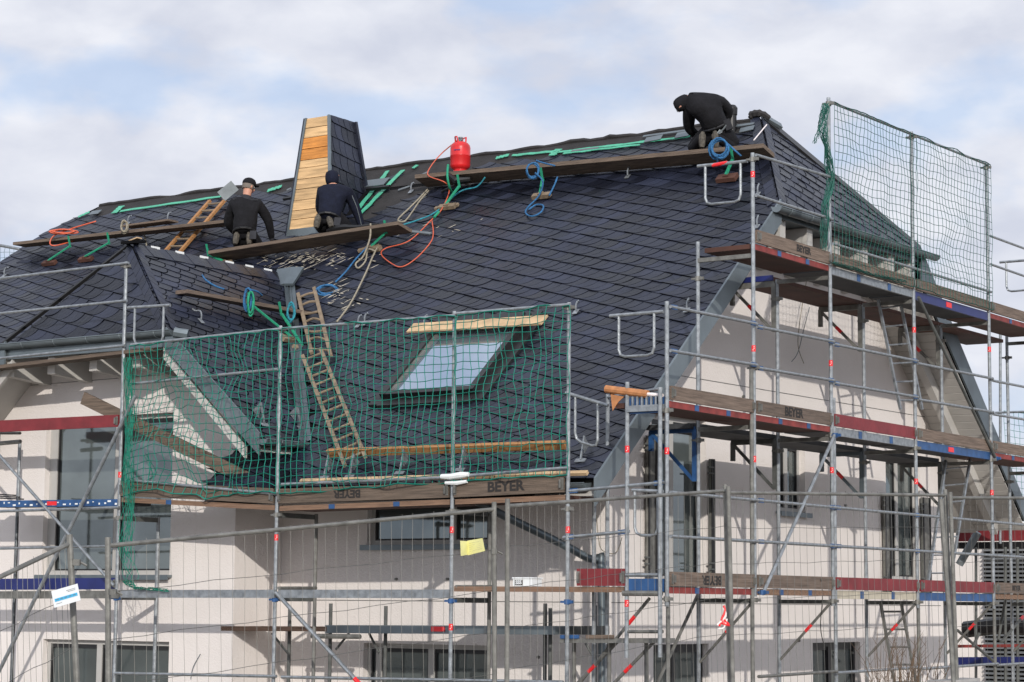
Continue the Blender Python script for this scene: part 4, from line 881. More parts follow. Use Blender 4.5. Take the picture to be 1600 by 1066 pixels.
# gas bottle
gx = PY(719, 265, p3a.y+.15); gp = V((P(719, 266, (0, 1, 0), p3a.y+.15).x, p3a.y+.15, p3a.lerp(p3b, .14).z+.055))
GBt = thing('gas_bottle', 'red propane gas bottle standing upright on the long roofing plank', 'gas bottle', gp)
m = MB(); m.lathe(gp, [(.10, 0), (.105, .005), (.105, .05), (.09, .055), (.115, .07), (.148, .10), (.155, .13), (.155, .27), (.158, .275), (.155, .28), (.155, .40), (.145, .44), (.115, .475), (.07, .495), (.03, .50), (0, .50)], 24); m.build('cylinder', 'redgas', GBt, smooth=True)
m = MB()
for a0 in (0.3, 3.2): m.tube([gp+V((math.cos(a0+k*.35)*.085, math.sin(a0+k*.35)*.085, .47+(.10 if 0 < k < 5 else 0))) for k in range(6)], .012, 6)
m.build('collar', 'redgas', GBt)
m = MB(); m.lathe(gp+V((0, 0, .49)), [(.022, 0), (.022, .06), (.035, .062), (.035, .08), (0, .08)], 10); m.beam(gp+V((-.05, -.02, .53)), gp+V((.04, 0, .53)), .025, .03); m.build('valve', 'lead', GBt)
dcm = (V((CAM.x, CAM.y, 0))-V((gp.x, gp.y, 0))).normalized()
dl = (dcm-rh*.35).normalized(); m = MB(); sdl = V((-dl.y, dl.x, 0))
for k in range(8): m.obox(gp+dl*.157+sdl*(k-3.5)*.013+UP*.345, sdl*.004, UP*.011*(1 if k % 3 else .7), dl*.002)
m.build('lettering', 'bluedeep', GBt)
# ropes and hoses
def rope(label, pts, r, mt, cat='rope', group=None, name='rope', n=6):
    m = MB(); m.tube(spline(pts, 6), r, n); o = m.build(name, mt, origin=pts[0], smooth=True); return tag(o, label, cat, group)
def coil(label, cx, cy, rx, ry, loops, mt, off, onW=False, extra=(), r=.0135, up=None, rt_=None, group='rope coils'):
    Fp = WP if onW else RP; c = Fp(cx, cy, off); a_ = rt_ or rh; b_ = up or UP; m = MB(); rn = random.Random(int(cx)); q = []
    N_ = 14
    for k in range(loops*N_+1):
        an = 6.283*k/N_; lp = k/N_; s_ = 1+.22*noise.noise(V((lp*.9, cx, 0)))+.10*noise.noise(V((k*.35, cy, 1)))
        tl = .5*noise.noise(V((lp*.8, 5, cy))); cq = c+a_*rx*.35*noise.noise(V((lp*.7, cy, 9)))+b_*ry*(.3*noise.noise(V((lp*.7, cx, 4)))-.1); an += tl
        q.append(cq-c+c+a_*rx*math.cos(an)*s_+b_*ry*math.sin(an)*s_*(1+.1*math.sin(k*.17))-fh*(.012*math.sin(k*1.3)+.01*(k/N_)))
    m.tube(q, r, 6)
    for e in extra: m.tube(spline(e, 6), r, 6)
    o = m.build('rope_coil', mt, origin=c, smooth=True); return tag(o, label, 'rope', group)
coil('round coil of blue rope below the bent over roofer', 1124, 231, .115, .13, 6, 'ropeblue', .48, extra=([RP(1137, 225, .46), RP(1148, 235, .40), RP(1158, 244, .3)], [RP(1120, 243, .46), RP(1122, 256, .3), RP(1130, 258, .2), RP(1146, 250, .15)]))
coil('blue rope looped over the long plank with a loop hanging down', 832, 266, .09, .11, 3, 'ropeblue', .46, extra=([RP(836, 270, .45), RP(848, 284, .3), RP(842, 306, .15), RP(824, 325, .06), RP(822, 334, .06), RP(832, 338, .06), RP(845, 332, .06), RP(849, 322, .06), RP(838, 320, .06), RP(826, 328, .06)], [RP(838, 251, .48), RP(850, 255, .46), RP(867, 259, .45)], [RP(858, 306, .1), RP(866, 290, .15), RP(871, 277, .2)]))
coil('blue rope coil lying on the slates right of the wing valley', 512, 453, .14, .07, 4, 'ropeblue', .07, extra=([RP(524, 441, .07), RP(540, 425, .07), RP(556, 405, .07), RP(575, 385, .1)],))
coil('blue rope hanks tied round the middle of the wing roofing plank', 388, 466, .05, .15, 4, 'ropeblue', .36, True, extra=([WP(316, 430, .2), WP(322, 438, .28), WP(336, 447, .3), WP(350, 452, .3)], [WP(384, 452, .36), WP(400, 455, .36), WP(410, 462, .3)])); coil('green rope hanks beside the blue ones on the wing roofing plank', 392, 472, .04, .16, 3, 'ropegreen', .37, True)
coil('teal rope hanging from the valley end of the wing roofing plank', 455, 487, .05, .12, 4, 'ropeteal', .33, True)
coil('orange rope bundle draped over the far left roofing plank', 100, 362, 0.20, .035, 5, 'hose', .42, extra=([RP(150, 346, .42), RP(110, 358, .42), RP(85, 368, .42), RP(78, 380, .35), RP(86, 384, .3), RP(110, 378, .2), RP(128, 371, .15)],), r=.012)
coil('beige cord wound around the far left roofing plank', 195, 354, .05, .09, 6, 'ropebeige', .44, extra=([RP(224, 362, .1), RP(228, 378, .08), RP(230, 392, .07)],))
rope('thick beige rope hanging from the plank beside the chimney down the slates', [RP(579, 350, .42), RP(578, 372, .3), RP(568, 400, .12), RP(556, 412, .07), RP(560, 419, .07), RP(571, 408, .07), RP(575, 390, .1), RP(586, 392, .09), RP(590, 386, .09), RP(582, 402, .07), RP(570, 430, .06), RP(550, 470, .06), RP(535, 492, .06), RP(526, 503, .06)], .014, 'ropebeige')
rope('beige rope loop tied to the membrane above the right end of the chimney plank', [RP(668, 296, .08), RP(655, 310, .07), RP(640, 325, .07), RP(622, 343, .1), RP(632, 346, .1), RP(645, 330, .07), RP(655, 315, .07), RP(670, 298, .08)], .013, 'ropebeige')
rope('teal rope running across the slates from the gas bottle jack to the chimney plank', [RP(758, 277, .2), RP(745, 292, .1), RP(718, 300, .09), RP(680, 332, .06), RP(650, 345, .06), RP(615, 357, .08), RP(590, 375, .08), RP(570, 392, .07)], .012, 'ropeteal')
rope('red gas hose curling from the bottle down over the slates', [gp+V((-.03, -.02, .53)), RP(690, 240, .45), RP(672, 262, .45), RP(670, 275, .45), RP(695, 285, .4), RP(702, 298, .15), RP(694, 320, .1), RP(684, 336, .06), RP(676, 342, .06), RP(640, 376, .06), RP(603, 388, .06), RP(596, 398, .06), RP(612, 412, .06), RP(628, 417, .06), RP(650, 404, .06), RP(672, 380, .06), RP(677, 365, .06), RP(675, 345, .06)], .009, 'hose', 'gas hose', name='gas_hose')
m = MB(); m.tube([RP(678, 340, .08), RP(686, 331, .08)], .02, 8); tag(m.build('hose_coupling', 'ropegreen'), 'green tape wrapped round the red gas hose', 'hose coupling')
rope('green strap wrapped round the long plank left of the gas bottle', [RP(700, 258, .52), RP(699, 275, .46), RP(702, 292, .3), RP(706, 300, .15)], .018, 'ropegreen')
m = MB(); m.tube([RP(700, 272, .35), RP(712, 283, .25), RP(735, 280, .2)], [.03, .06, .04], 8); m.tube([RP(690, 300, .1), RP(720, 285, .2), RP(735, 290, .1)], .02, 6); tag(m.build('tool_bag', 'blacksteel'), 'black bundle of tools hung under the plank below the gas bottle', 'tool bag')
# wooden ladders
def ladder(label, l0, l1, r0, r1, n, mt, rmt=None, rw_=.05, rr=.014, group='roof ladders', cat='ladder', name='roof_ladder', jit=.0):
    l0, l1, r0, r1 = map(V, (l0, l1, r0, r1)); T = thing(name, label, cat, l1, group)
    nn_ = (l1-l0).cross(r0-l0).normalized()
    for a, b in ((l0, l1), (r0, r1)):
        m = MB(); m.beam(a, b, rw_, rw_*.8, nn_); m.build('rail', mt, T)
    for k in range(n):
        t_ = (k+.5)/n; a, b = l0.lerp(l1, t_), r0.lerp(r1, t_); m = MB(); j = jit*math.sin(k*2.7)
        m.tube(spline([a, a.lerp(b, .5)+UP*(j+.5*jit), b], 3), rr, 6); m.build('rung', rmt or mt, T)
    return T
ladder('upper weathered wooden roof ladder beside the zinc valley', RP(466, 459, .13), RP(487, 552, .13), RP(491, 450, .13), RP(517, 556, .13), 7, 'ladderwood', jit=.03, rr=.018)
ladder('lower weathered wooden roof ladder seen through the middle green net', RP(473, 556, .17), RP(539, 728, .17), RP(501, 545, .17), RP(571, 714, .17), 12, 'ladderwood', rr=.016)
ladder('orange railed roof ladder with pale rungs between wing ridge and kneeling roofer', RP(250, 402, .08), RP(328, 314, .08), RP(274, 402, .08), RP(352, 312, .08), 8, 'orangewood', 'ladderwood', .055, .018)
# small boards
def lay(label, A, B, w_, th, mt, n_=NU, name='board', cat='board'):
    m = MB(); m.beam(A, B, w_, th, n_); return tag(m.build(name, mt, origin=A), label, cat)
A, B = RS(-5.42, s1+.16, .2), RS(-3.38, s1+.16, .2)
A, B = RP(641, 513, .2), RP(851, 500, .2); lay('pale plywood board fixed above the roof window', A, B, .2, .025, 'plywood')
lay('orange brown timber lying across the ladder hooks above the eaves', RP(513, 708, .16), RP(884, 695, .16), .05, .10, 'orangewood'); lay('thin light batten along the eaves behind the nets', RP(470, 752, .1), RP(918, 739, .1), .05, .04, 'plywood')
lay('small wooden foot board on the slates above the upper roof ladder', RP(560, 392, .07), RP(592, 384, .07), .06, .04, 'ladderwood'); lay('short grey batten on the slates right of the chimney plank', RP(622, 360, .06), RP(673, 365, .06), .05, .02, 'lead')
lay('short block on the slates left of the gas hose', RP(680, 326, .06), RP(716, 320, .06), .06, .04, 'ladderwood'); lay('worn wooden block lying below the wing roofing plank', WP(440, 525, .07), WP(472, 534, .07), .09, .04, 'ladderwood', NWU)
m = MB(); A = RP(345, 303, .2); m.obox(A+rh*.12+UP*.05, (rh*.75+UP*.65).normalized()*.15, (rh*-.65+UP*.75).normalized()*.10, fh*.006); tag(m.build('slate_slab', 'lead'), 'loose grey slate slab tilted up left of the capped roofer', 'slate')
for (x, y, lb) in ((38, 409, 'loose dark slate standing proud near the left roof edge'), (206, 440, 'loose slate tilted up on the front hip of the wing'), (275, 463, 'loose shiny slate on the right slope of the wing')):
    Fp = WP if x > 250 else RP; n_ = NWU if x > 250 else NU
    A = Fp(x, y, .08) if x != 206 else P(206, 440, nwh, V(WA).dot(nwh)+.06*nwh.length); m = MB(); m.rv = .9; m.obox(A, rh*.10, (UY+rh*.4).normalized()*.05, n_*.006); tag(m.build('loose_slate', 'slate'), lb, 'slate')
m = MB(); m.tube([RP(480, 360, .5), RP(495, 355, .5)], [.03, .03], 8) if 0 else None
A = RP(474, 369, .55); m = MB(); m.lathe(V((A.x, p2a.y+.12, p2a.lerp(p2b, .5).z+.05)), [(.10, 0), (.11, .01), (.09, .03), (0, .045)], 14); tag(m.build('rubber_pad', 'blacksteel'), 'flat round black pad on the plank in front of the chimney', 'pad')
m = MB(); A = p2a.lerp(p2b, .62)+V((0, .1, .06)); B = p2a.lerp(p2b, .88)+V((0, .1, .06)); m.tube(spline([A+UP*.03, A.lerp(B, .3)+UP*.05, A.lerp(B, .6)+UP*.02, B+UP*.02], 4), [.03, .04, .05, .05, .05, .05, .04, .04, .035, .03, .03, .02, .015], 6); tag(m.build('slate_hammer_pouch', 'blacksteel'), 'black tool pouch lying on the plank right of the hooded roofer', 'pouch')

# ================================================================ PEOPLE
def skin(name, pts, edges, mt, parent, sub=1, root=0):
    me = bpy.data.meshes.new(name); me.from_pydata([p for p, r in pts], edges, []); ob = bpy.data.objects.new(name, me); COL.objects.link(ob)
    md = ob.modifiers.new('s', 'SKIN'); sv = me.skin_vertices[0].data
    for i, (p, r) in enumerate(pts): sv[i].radius = (r, r) if not isinstance(r, tuple) else r; sv[i].use_root = (i == root)
    md.use_smooth_shade = True; s2 = ob.modifiers.new('u', 'SUBSURF'); s2.levels = sub; s2.render_levels = sub
    bpy.context.view_layer.update(); m2 = bpy.data.meshes.new_from_object(ob.evaluated_get(bpy.context.evaluated_depsgraph_get()))
    bpy.data.objects.remove(ob); m2.materials.clear(); m2.materials.append(MATS[mt]); m2.name = name
    o = bpy.data.objects.new(name, m2); COL.objects.link(o)
    if parent is not None:
        o.parent = parent; o.location = -WL[parent.name]
    WL[o.name] = V((0, 0, 0)); return o
def figure(B, label, J, jacket, trouser, headgear, SC=1., hood=False, skinhead=True):
    """J: joints in local (right, forward, up) metres"""
    J = {k: (tuple(c*SC for c in v) if k != 'face' else v) for k, v in J.items()}
    def L_(a): return B+rh*a[0]+fh*a[1]+UP*a[2]
    T = thing('person', label, 'person', B)
    g_ = lambda k: L_(J[k])
    # body (one continuous skinned surface incl. head and hands)
    pts = []; edges = []; idx = {}
    def add(k, r, par=None, pos=None):
        idx[k] = len(pts); pts.append((tuple(pos if pos is not None else g_(k)), r))
        if par: edges.append((idx[par], idx[k]))
    add('pel', .10); add('sp', .10, 'pel'); add('ch', .12, 'sp'); add('nk', .06, 'ch'); add('hd', .085, 'nk')
    hu = (g_('hd')-g_('nk')).normalized(); add('ht', .075, 'hd', g_('hd')+hu*.09)
    for s_ in 'LR':
        add('sh'+s_, .065, 'ch'); add('el'+s_, .048, 'sh'+s_); add('wr'+s_, .032, 'el'+s_)
        d = (g_('wr'+s_)-g_('el'+s_)).normalized(); add('pm'+s_, (.04, .022), 'wr'+s_, g_('wr'+s_)+d*.06)
        add('hp'+s_, .075, 'pel'); add('kn'+s_, .06, 'hp'+s_); add('an'+s_, .045, 'kn'+s_); add('to'+s_, .04, 'an'+s_)
    body = skin('body', pts, edges, 'skin', T)
    body.data.materials.append(MATS[trouser]); hc = [g_('hd'), g_('wrL'), g_('wrR')]
    for f in body.data.polygons:
        c_ = V(f.center)
        if (c_-hc[0]).length > .19 and (c_-hc[1]).length > .13 and (c_-hc[2]).length > .13: f.material_index = 1
    # fingers and thumb
    for s_ in 'LR':
        w_ = g_('wr'+s_); d = (w_-g_('el'+s_)).normalized(); sd = d.cross(UP).normalized() if abs(d.z) < .95 else rh; dn = d.cross(sd).normalized(); dn = dn if dn.z < 0 else -dn
        m = MB(); pm = w_+d*.085
        for k, ln in enumerate((.072, .08, .075, .06)):
            a = pm+sd*(k-1.5)*.02; m.tube([a, a+d*ln*.45, a+d*ln*.75+dn*.02, a+d*ln*.85+dn*.045], [.009, .009, .008, .006], 6)
        a = w_+d*.04+sd*.035; m.tube([a, a+sd*.025+d*.02, a+sd*.03+d*.05+dn*.02], [.011, .010, .007], 6)
        m.build('fingers', 'skin', T, smooth=True)
    # jacket
    pts = []; edges = []; idx = {}; jr = 1.0
    low = g_('pel')+(g_('pel')-g_('sp')).normalized()*.06
    add('lo', .19, None, low); add('pel', .20, 'lo'); add('sp', .205, 'pel'); add('ch', .205, 'sp'); add('nk', .10, 'ch')
    for s_ in 'LR': add('sh'+s_, .11, 'ch'); add('el'+s_, .082, 'sh'+s_); add('wr'+s_, .055, 'el'+s_)
    skin('jacket', pts, edges, jacket, T)
    pts = []; edges = []; idx = {}
    add('wst', .16, None, g_('pel').lerp(g_('sp'), .5)); add('pel', .18, 'wst')
    for s_ in 'LR': add('md'+s_, .125, 'pel', g_('hp'+s_).lerp(g_('kn'+s_), .4)); add('kn'+s_, .10, 'md'+s_); add('an'+s_, .07, 'kn'+s_)
    skin('trousers', pts, edges, trouser, T)
    for s_ in 'LR':
        a, b = g_('an'+s_), g_('to'+s_); pts = [(tuple(a+(a-b).normalized()*.06), .05), (tuple(a), .055), (tuple(a.lerp(b, .6)), .05), (tuple(b), .042)]
        o = skin('boot', pts, [(0, 1), (1, 2), (2, 3)], 'boot', T)
        dd = (b-a).normalized(); bk = -fh-dd*(-fh).dot(dd); bk.normalize(); m = MB(); m.tube([a.lerp(b, -.25)+bk*.035, a.lerp(b, .1)+bk*.045, a.lerp(b, .6)+bk*.04, a.lerp(b, 1)+bk*.03], [.028, .036, .042, .03], 8); m.build('sole', 'sole', T)
    hd = g_('hd'); nk = g_('nk'); ax = (g_('sp')-g_('pel')).normalized(); bs = rh-ax*rh.dot(ax); bs.normalize()
    m = MB(); c_ = g_('pel')-ax*.03; bf = ax.cross(bs)
    m.tube([c_+bs*.175*math.cos(6.283*i/14)+bf*.165*math.sin(6.283*i/14) for i in range(14)], .020, 6, closed=True); m.build('belt', 'blacksteel', T)
    m = MB(); m.obox(c_+bs*.15-fh*.10-ax*.06, bs*.05, ax*.075, fh*.03); m.build('tool_pouch', 'greycloth', T)
    for s_ in 'LR':
        d_ = (g_('wr'+s_)-g_('el'+s_)).normalized(); m = MB(); m.tube([g_('wr'+s_)-d_*.03, g_('wr'+s_)], .045, 8); m.build('cuff', 'greycloth', T)
    if hood:
        pts = [(tuple(nk-hu*.02), .10), (tuple(nk.lerp(hd, .6)), .118), (tuple(hd+hu*.03), .125), (tuple(hd+hu*.11), .085)]
        skin('hood', pts, [(0, 1), (1, 2), (2, 3)], jacket, T)
    face = V(J['face']).normalized(); fc = rh*face.x+fh*face.y+UP*face.z; fs_ = fc.cross(hu).normalized(); c = hd+hu*.02
    m = MB(); m.tube([c+fc*.085, c+fc*.115-hu*.02, c+fc*.10-hu*.035], [.012, .016, .012], 6); m.build('nose', 'skin', T)
    for s_ in (-1, 1):
        m = MB(); m.lathe(c+fc*.083+fs_*.032*s_+hu*.02, [(.011, -.01), (.011, 0), (.004, .006), (0, .007)], 8, fc); m.build('eye', 'white', T)
    m = MB(); m.obox(c+fc*.088-hu*.06, fs_*.025, hu*.006, fc*.006); m.build('mouth', 'redpaint', T)
    for s_ in (-1, 1):
        m = MB(); m.tube([c+fs_*.083*s_-hu*.02, c+fs_*.098*s_-fc*.008, c+fs_*.09*s_+hu*.022], [.012, .016, .01], 6); m.build('ear', 'skin', T)
    if headgear:
        cc = c+hu*.05; m = MB(); m.lathe(cc, [(.106, 0), (.11, .02), (.105, .055), (.085, .085), (.05, .105), (0, .112)], 18, hu, fs_)
        q = [cc+fc*.09+fs_*.07, cc+fc*.15+fs_*.065, cc+fc*.185, cc+fc*.15-fs_*.065, cc+fc*.09-fs_*.07]; m.prism([p+hu*.006 for p in q], -hu*.012); m.build('cap', 'blackcloth', T, smooth=True)
        m = MB(); m.lathe(c+hu*-.015-fc*.012, [(.084, -.01), (.092, .01), (.096, .035), (.096, .062)], 16, hu, fs_); m.build('hair', 'hair', T, smooth=True)
        m = MB(); m.lathe(nk-hu*.03, [(.10, -.03), (.085, .0), (.078, .05), (.07, .052)], 14, hu, fs_); m.build('collar', 'greycloth', T, smooth=True)
    return T, g_
def on_plank(px, a, b, dep=.12):
    t_ = min(max(((lambda q: (q.x-a.x)/(b.x-a.x))(PY(px, 360, a.y))), 0), 1); p = a.lerp(b, t_); return V((p.x, p.y+dep, p.z+.05))
# kneeling, sitting on heels: soles face the viewer
B1_ = on_plank(374, p2a, p2b, .1)
J1 = dict(pel=(.0, .12, .26), sp=(.0, .18, .42), ch=(-.005, .24, .62), nk=(.0, .25, .80), hd=(.02, .27, .93), shL=(-.19, .23, .69), shR=(.19, .25, .69), elL=(-.29, .33, .42), elR=(.33, .34, .47), wrL=(-.19, .58, .30), wrR=(.37, .50, .20),
          hpL=(-.10, .14, .20), hpR=(.10, .14, .20), knL=(-.15, .52, .09), knR=(.17, .50, .09), anL=(-.11, .05, .17), anR=(.08, .05, .17), toL=(-.12, .0, .03), toR=(.09, .0, .03), face=(.75, .65, -.05))
T1, g1 = figure(B1_, 'roofer in black fleece and black cap kneeling left of the chimney', J1, 'blackcloth', 'blackcloth', True, SC=1.04)
m = MB(); m.beam(g1('shL')+UP*.06-fh*.07, g1('shR')+UP*.06-fh*.07, .05, .03); m.build('shoulder_yoke', 'greycloth', T1)
B2_ = on_plank(515, p2a, p2b, .1)+UP*.03
J2 = dict(pel=(-.08, .16, .22), sp=(-.06, .24, .40), ch=(-.03, .36, .58), nk=(-.06, .40, .72), hd=(-.07, .42, .83), shL=(-.20, .34, .60), shR=(.17, .38, .60), elL=(-.24, .55, .38), elR=(.28, .44, .36), wrL=(-.10, .72, .25), wrR=(.36, .52, .12),
          hpL=(-.17, .18, .18), hpR=(.04, .18, .17), knL=(-.22, .52, .08), knR=(.20, .50, .08), anL=(-.22, .05, .17), anR=(-.06, .04, .15), toL=(-.24, -.0, .03), toR=(-.02, -.02, .04), face=(-.1, .9, -.35))
T2, g2 = figure(B2_, 'roofer in navy hooded jacket kneeling in front of the boarded chimney', J2, 'navycloth', 'blackcloth', False, SC=1.1, hood=True)
m = MB(); m.tube(spline([g2('shR')+UP*.07-fh*.08, g2('shR').lerp(g2('elR'), .5)-fh*.09+rh*.03, g2('elR')-fh*.075+rh*.02, g2('wrR')-fh*.05], 4), .007, 5); m.build('piping', 'lead', T2)
B3_ = on_plank(1110, p3a, p3b, .12)
J3 = dict(pel=(.13, .18, .36), sp=(.06, .12, .52), ch=(-.01, .10, .64), nk=(-.17, .14, .66), hd=(-.27, .17, .60), shL=(-.17, .16, .55), shR=(.15, .20, .67), elL=(-.16, .42, .36), elR=(.33, .34, .56), wrL=(0.0, .60, .28), wrR=(.22, .52, .36),
          hpL=(.05, .22, .30), hpR=(.22, .22, .30), knL=(-.12, .45, .09), knR=(.42, .42, .10), anL=(-.03, .04, .18), anR=(.12, .05, .19), toL=(-.04, -.01, .03), toR=(.13, -.01, .03), face=(-.2, .5, -.85))
T3, g3 = figure(B3_, 'roofer in black hooded jacket bent low over the ridge at right', J3, 'blackcloth', 'blackcloth', False, SC=1.2, hood=True)
m = MB(); a = g3('hpR')-fh*.16; m.tube([a+rh*-.12-UP*.12, a-UP*.02, a+rh*.04+UP*.04], .012, 6); m.prism([a-rh*.16-UP*.16, a-rh*.05-UP*.02, a-rh*.01-UP*.06], fh*.01); m.build('tool_holster', 'lead', T3)
T = thing('slate_hammer', 'slater hammer lying at the right hand of the navy hooded roofer', 'hammer', g2('wrR')); m = MB(); h0 = g2('wrR')+rh*-.02+UP*-.03; m.tube([h0, h0+rh*.12-UP*.07], .014, 6); m.build('handle', 'blacksteel', T); m = MB(); m.beam(h0-rh*.05+UP*.01, h0+rh*.04-UP*.02, .04, .05); m.build('head', 'yellow', T)

# ================================================================ METAL LADDERS
ladder('aluminium ladder between the top and middle gable decks', PX(1372, 468, -.5), PX(1407, 640, -.35), PX(1405, 463, -.5), PX(1441, 640, -.35), 6, 'galv', rr=.013, rw_=.04, group='metal ladders', name='metal_ladder')
ladder('aluminium ladder leaning below the middle gable deck at right', PX(1478, 720, -.5), PX(1450, 910, -.2), PX(1516, 716, -.5), PX(1484, 910, -.2), 7, 'galv', rr=.013, rw_=.04, group='metal ladders', name='metal_ladder')
ladder('old aluminium ladder below the lowest gable deck, partly behind the bush', PX(1376, 942, -.5), PX(1400, 1080, -.4), PX(1408, 942, -.5), PX(1434, 1080, -.4), 5, 'galvold', rr=.016, rw_=.04, group='metal ladders', name='metal_ladder')
# roll of packing paper, box, cables
T = thing('paper_roll', 'torn orange brown paper roll lying on the corner frame of the scaffold', 'paper roll', PY(976, 612, -.02)); m = MB(); a, b = PY(947, 608, .0), PY(1012, 616, .0); m.tube([a, a.lerp(b, .5), b], .045, 10); m.build('roll', 'paper', T); m = MB(); m.tube([b, PY(1036, 618, 0)], .02, 8); m.build('core', 'stickerwhite', T)
m = MB(); m.prism([PY(954, 616, 0), PY(975, 620, 0), PY(966, 628, 0), PY(957, 642, 0)], (0, .01, 0)); m.build('torn_strip', 'paper', T)
T = thing('plastic_box', 'small white plastic box with dark writing on the lower front deck', 'box', PY(824, 921, .1)); a = PY(824, 921, .1); m = MB(); m.box((a.x-.13, .0, 2.195), (a.x+.13, .2, 2.28)); m.box((a.x-.14, -.01, 2.28), (a.x+.14, .21, 2.295)); m.build('tub', 'white', T)
m = MB(); m.box((a.x-.10, -.004, 2.205), (a.x-.0, -.001, 2.265)); m.build('label_print', 'ink', T); lettering('SSS', (a.x-.05, -.007, 2.235), (1, 0, 0), UP, .06, T, material='white')
m = MB(); a = PY(710, 748, -.09); m.tube([(a.x-.20, -.07, a.z+.03), (a.x-.06, -.08, a.z+.025), (a.x+.08, -.075, a.z+.04), (a.x+.19, -.07, a.z+.045)], [.03, .035, .04, .025], 8); m.tube([(a.x-.15, -.06, a.z-.045), (a.x+.02, -.06, a.z-.05), (a.x+.16, -.06, a.z-.035)], [.02, .028, .02], 7); tag(m.build('lamp_cover', 'white'), 'white plastic sleeve clipped where rails meet at the middle net pole', 'plastic cover')
def cable(label, pts, mt, r=.006): m = MB(); m.tube(spline(pts, 5), r, 5); tag(m.build('cable', mt), label, 'cable', 'loose cables')
cable('beige cable hanging from the gable wall under the top deck, right strand', [PX(1260, 440, -1.85), PX(1250, 500, -1.8), PX(1247, 540, -1.8), PX(1256, 568, -1.8)], 'ropebeige'); cable('dark cable hanging from the gable wall under the top deck, left strand', [PX(1265, 480, -1.85), PX(1257, 510, -1.8), PX(1247, 550, -1.8), PX(1237, 565, -1.8)], 'lead')
cable('yellowish cable loop on the wall by the house corner', [PX(932, 805, -1.9), PX(935, 840, -1.9), PX(941, 860, -1.9), PX(962, 864, -1.9), PX(972, 840, -1.9)], 'ropebeige')
cable('thin wire curling from the wing wall by the lower window', [PY(313, 1022, .93), PY(302, 1042, .9), PY(298, 1060, .9)], 'lead'); cable('dark cable hanging below the lowest gable deck', [PX(1283, 905, .05), PX(1285, 935, -.1), PX(1282, 980, -.2), PX(1288, 1010, -.3)], 'framedark')

# ================================================================ SITE FENCE (foreground)
def fence(label, a, b, za, zb, wa=None, wb=None, nw=33, lean0=0, lean1=0, seed=0, hz=(.33, .66, .99, 1.32)):
    """a,b = (px at top, distance); za, zb = pixel y of the top rail"""
    A = PZ(a[0], za, a[1]); B = PZ(b[0], zb, b[1]); h_ = 2.0
    T = thing('site_fence', label, 'site fence', V((A.x, A.y, A.z-h_)).lerp(V((B.x, B.y, B.z-h_)), .5), 'site fence panels')
    dnA = V((0, 0, -h_))+rh*lean0*h_; dnB = V((0, 0, -h_))+rh*lean1*h_
    m = MB(); m.tube([A, B], .0165, 8); m.build('top_rail', 'galvold', T)
    m = MB(); m.tube([A+UP*.06-dnA*0, A+dnA], .021, 10); m.build('post', 'galvold', T); m = MB(); m.tube([B+UP*.06, B+dnB], .021, 10); m.build('post', 'galvold', T)
    m = MB(); rn = random.Random(seed); d = (B-A).normalized()
    for k in range(1, nw):
        t_ = k/nw; p = A.lerp(B, t_); q = dnA.lerp(dnB, t_); pts = []
        ph = rn.random()*6
        for i in range(8):
            f_ = i/7; pts.append(p+q*(f_*.98)+UP*(.03 if i == 0 and rn.random() < .5 else 0)+d*(.006*math.sin(ph+i*1.1)+rn.uniform(-.002, .002)))
        m.tube(pts, .0019, 4, caps=False)
    for k in hz:
        m.tube([A.lerp(B, i/12)+dnA.lerp(dnB, i/12)*(k/2)+UP*.008*math.sin(i*2+k*5) for i in range(13)], .0022, 4, caps=False)
    m.build('wire_mesh', 'wire', T)
    m = MB()
    for c in (A+dnA, B+dnB): m.obox(c+UP*.05, d*.3, d.cross(UP)*.11, UP*.07)
    m.build('concrete_foot', 'concrete', T); return T, A, B
fence('site fence panel with white sign, leftmost, its top rail sloping down to the left edge', (-160, 12.6), (108, 14.2), 978, 850, lean0=.0, lean1=.085, nw=30, seed=1)
TF, FA, FB = fence('site fence panel with the yellow notice, second from left', (168, 15.6), (772, 17.8), 853, 796, lean0=.035, lean1=.012, nw=34, seed=2)
fence('site fence panel in front of the house corner, middle of the row', (793, 17.8), (1133, 20.5), 791, 767, lean0=.005, lean1=.02, seed=3)
fence('site fence panel in front of the gable wall with a near level top rail', (1138, 20.4), (1477, 22.6), 770, 774, lean0=.02, lean1=.028, seed=4)
fence('site fence panel at the right edge in front of the louvred window', (1485, 22.5), (1790, 25), 778, 779, lean0=.02, lean1=.0, seed=5)
m = MB(); a = PZ(1470, 780, 22.4); m.tube([a, PZ(1486, 1000, 22.4), PZ(1492, 1100, 22.4)], .024, 10); tag(m.build('fence_stay', 'galvold'), 'leaning galvanised stay tube beside the right fence posts', 'tube')
def clip_ring(lb, x, y, dd): 
    m = MB(); p = PZ(x, y, dd); m.tube([p-UP*.02, p+UP*.02], .03, 8); m.tube([p+rh*.03, p+rh*.07-UP*.02], .008, 5); tag(m.build('fence_clamp', 'galvold'), lb, 'clamp', 'fence clamps')
clip_ring('clamp on the leaning fence post beside the white sign', 119, 879, 14.2); clip_ring('wire tie on the fence post below the big window', 176, 925, 15.5); clip_ring('clamp on the fence post near the yellow notice', 772, 862, 17.8)
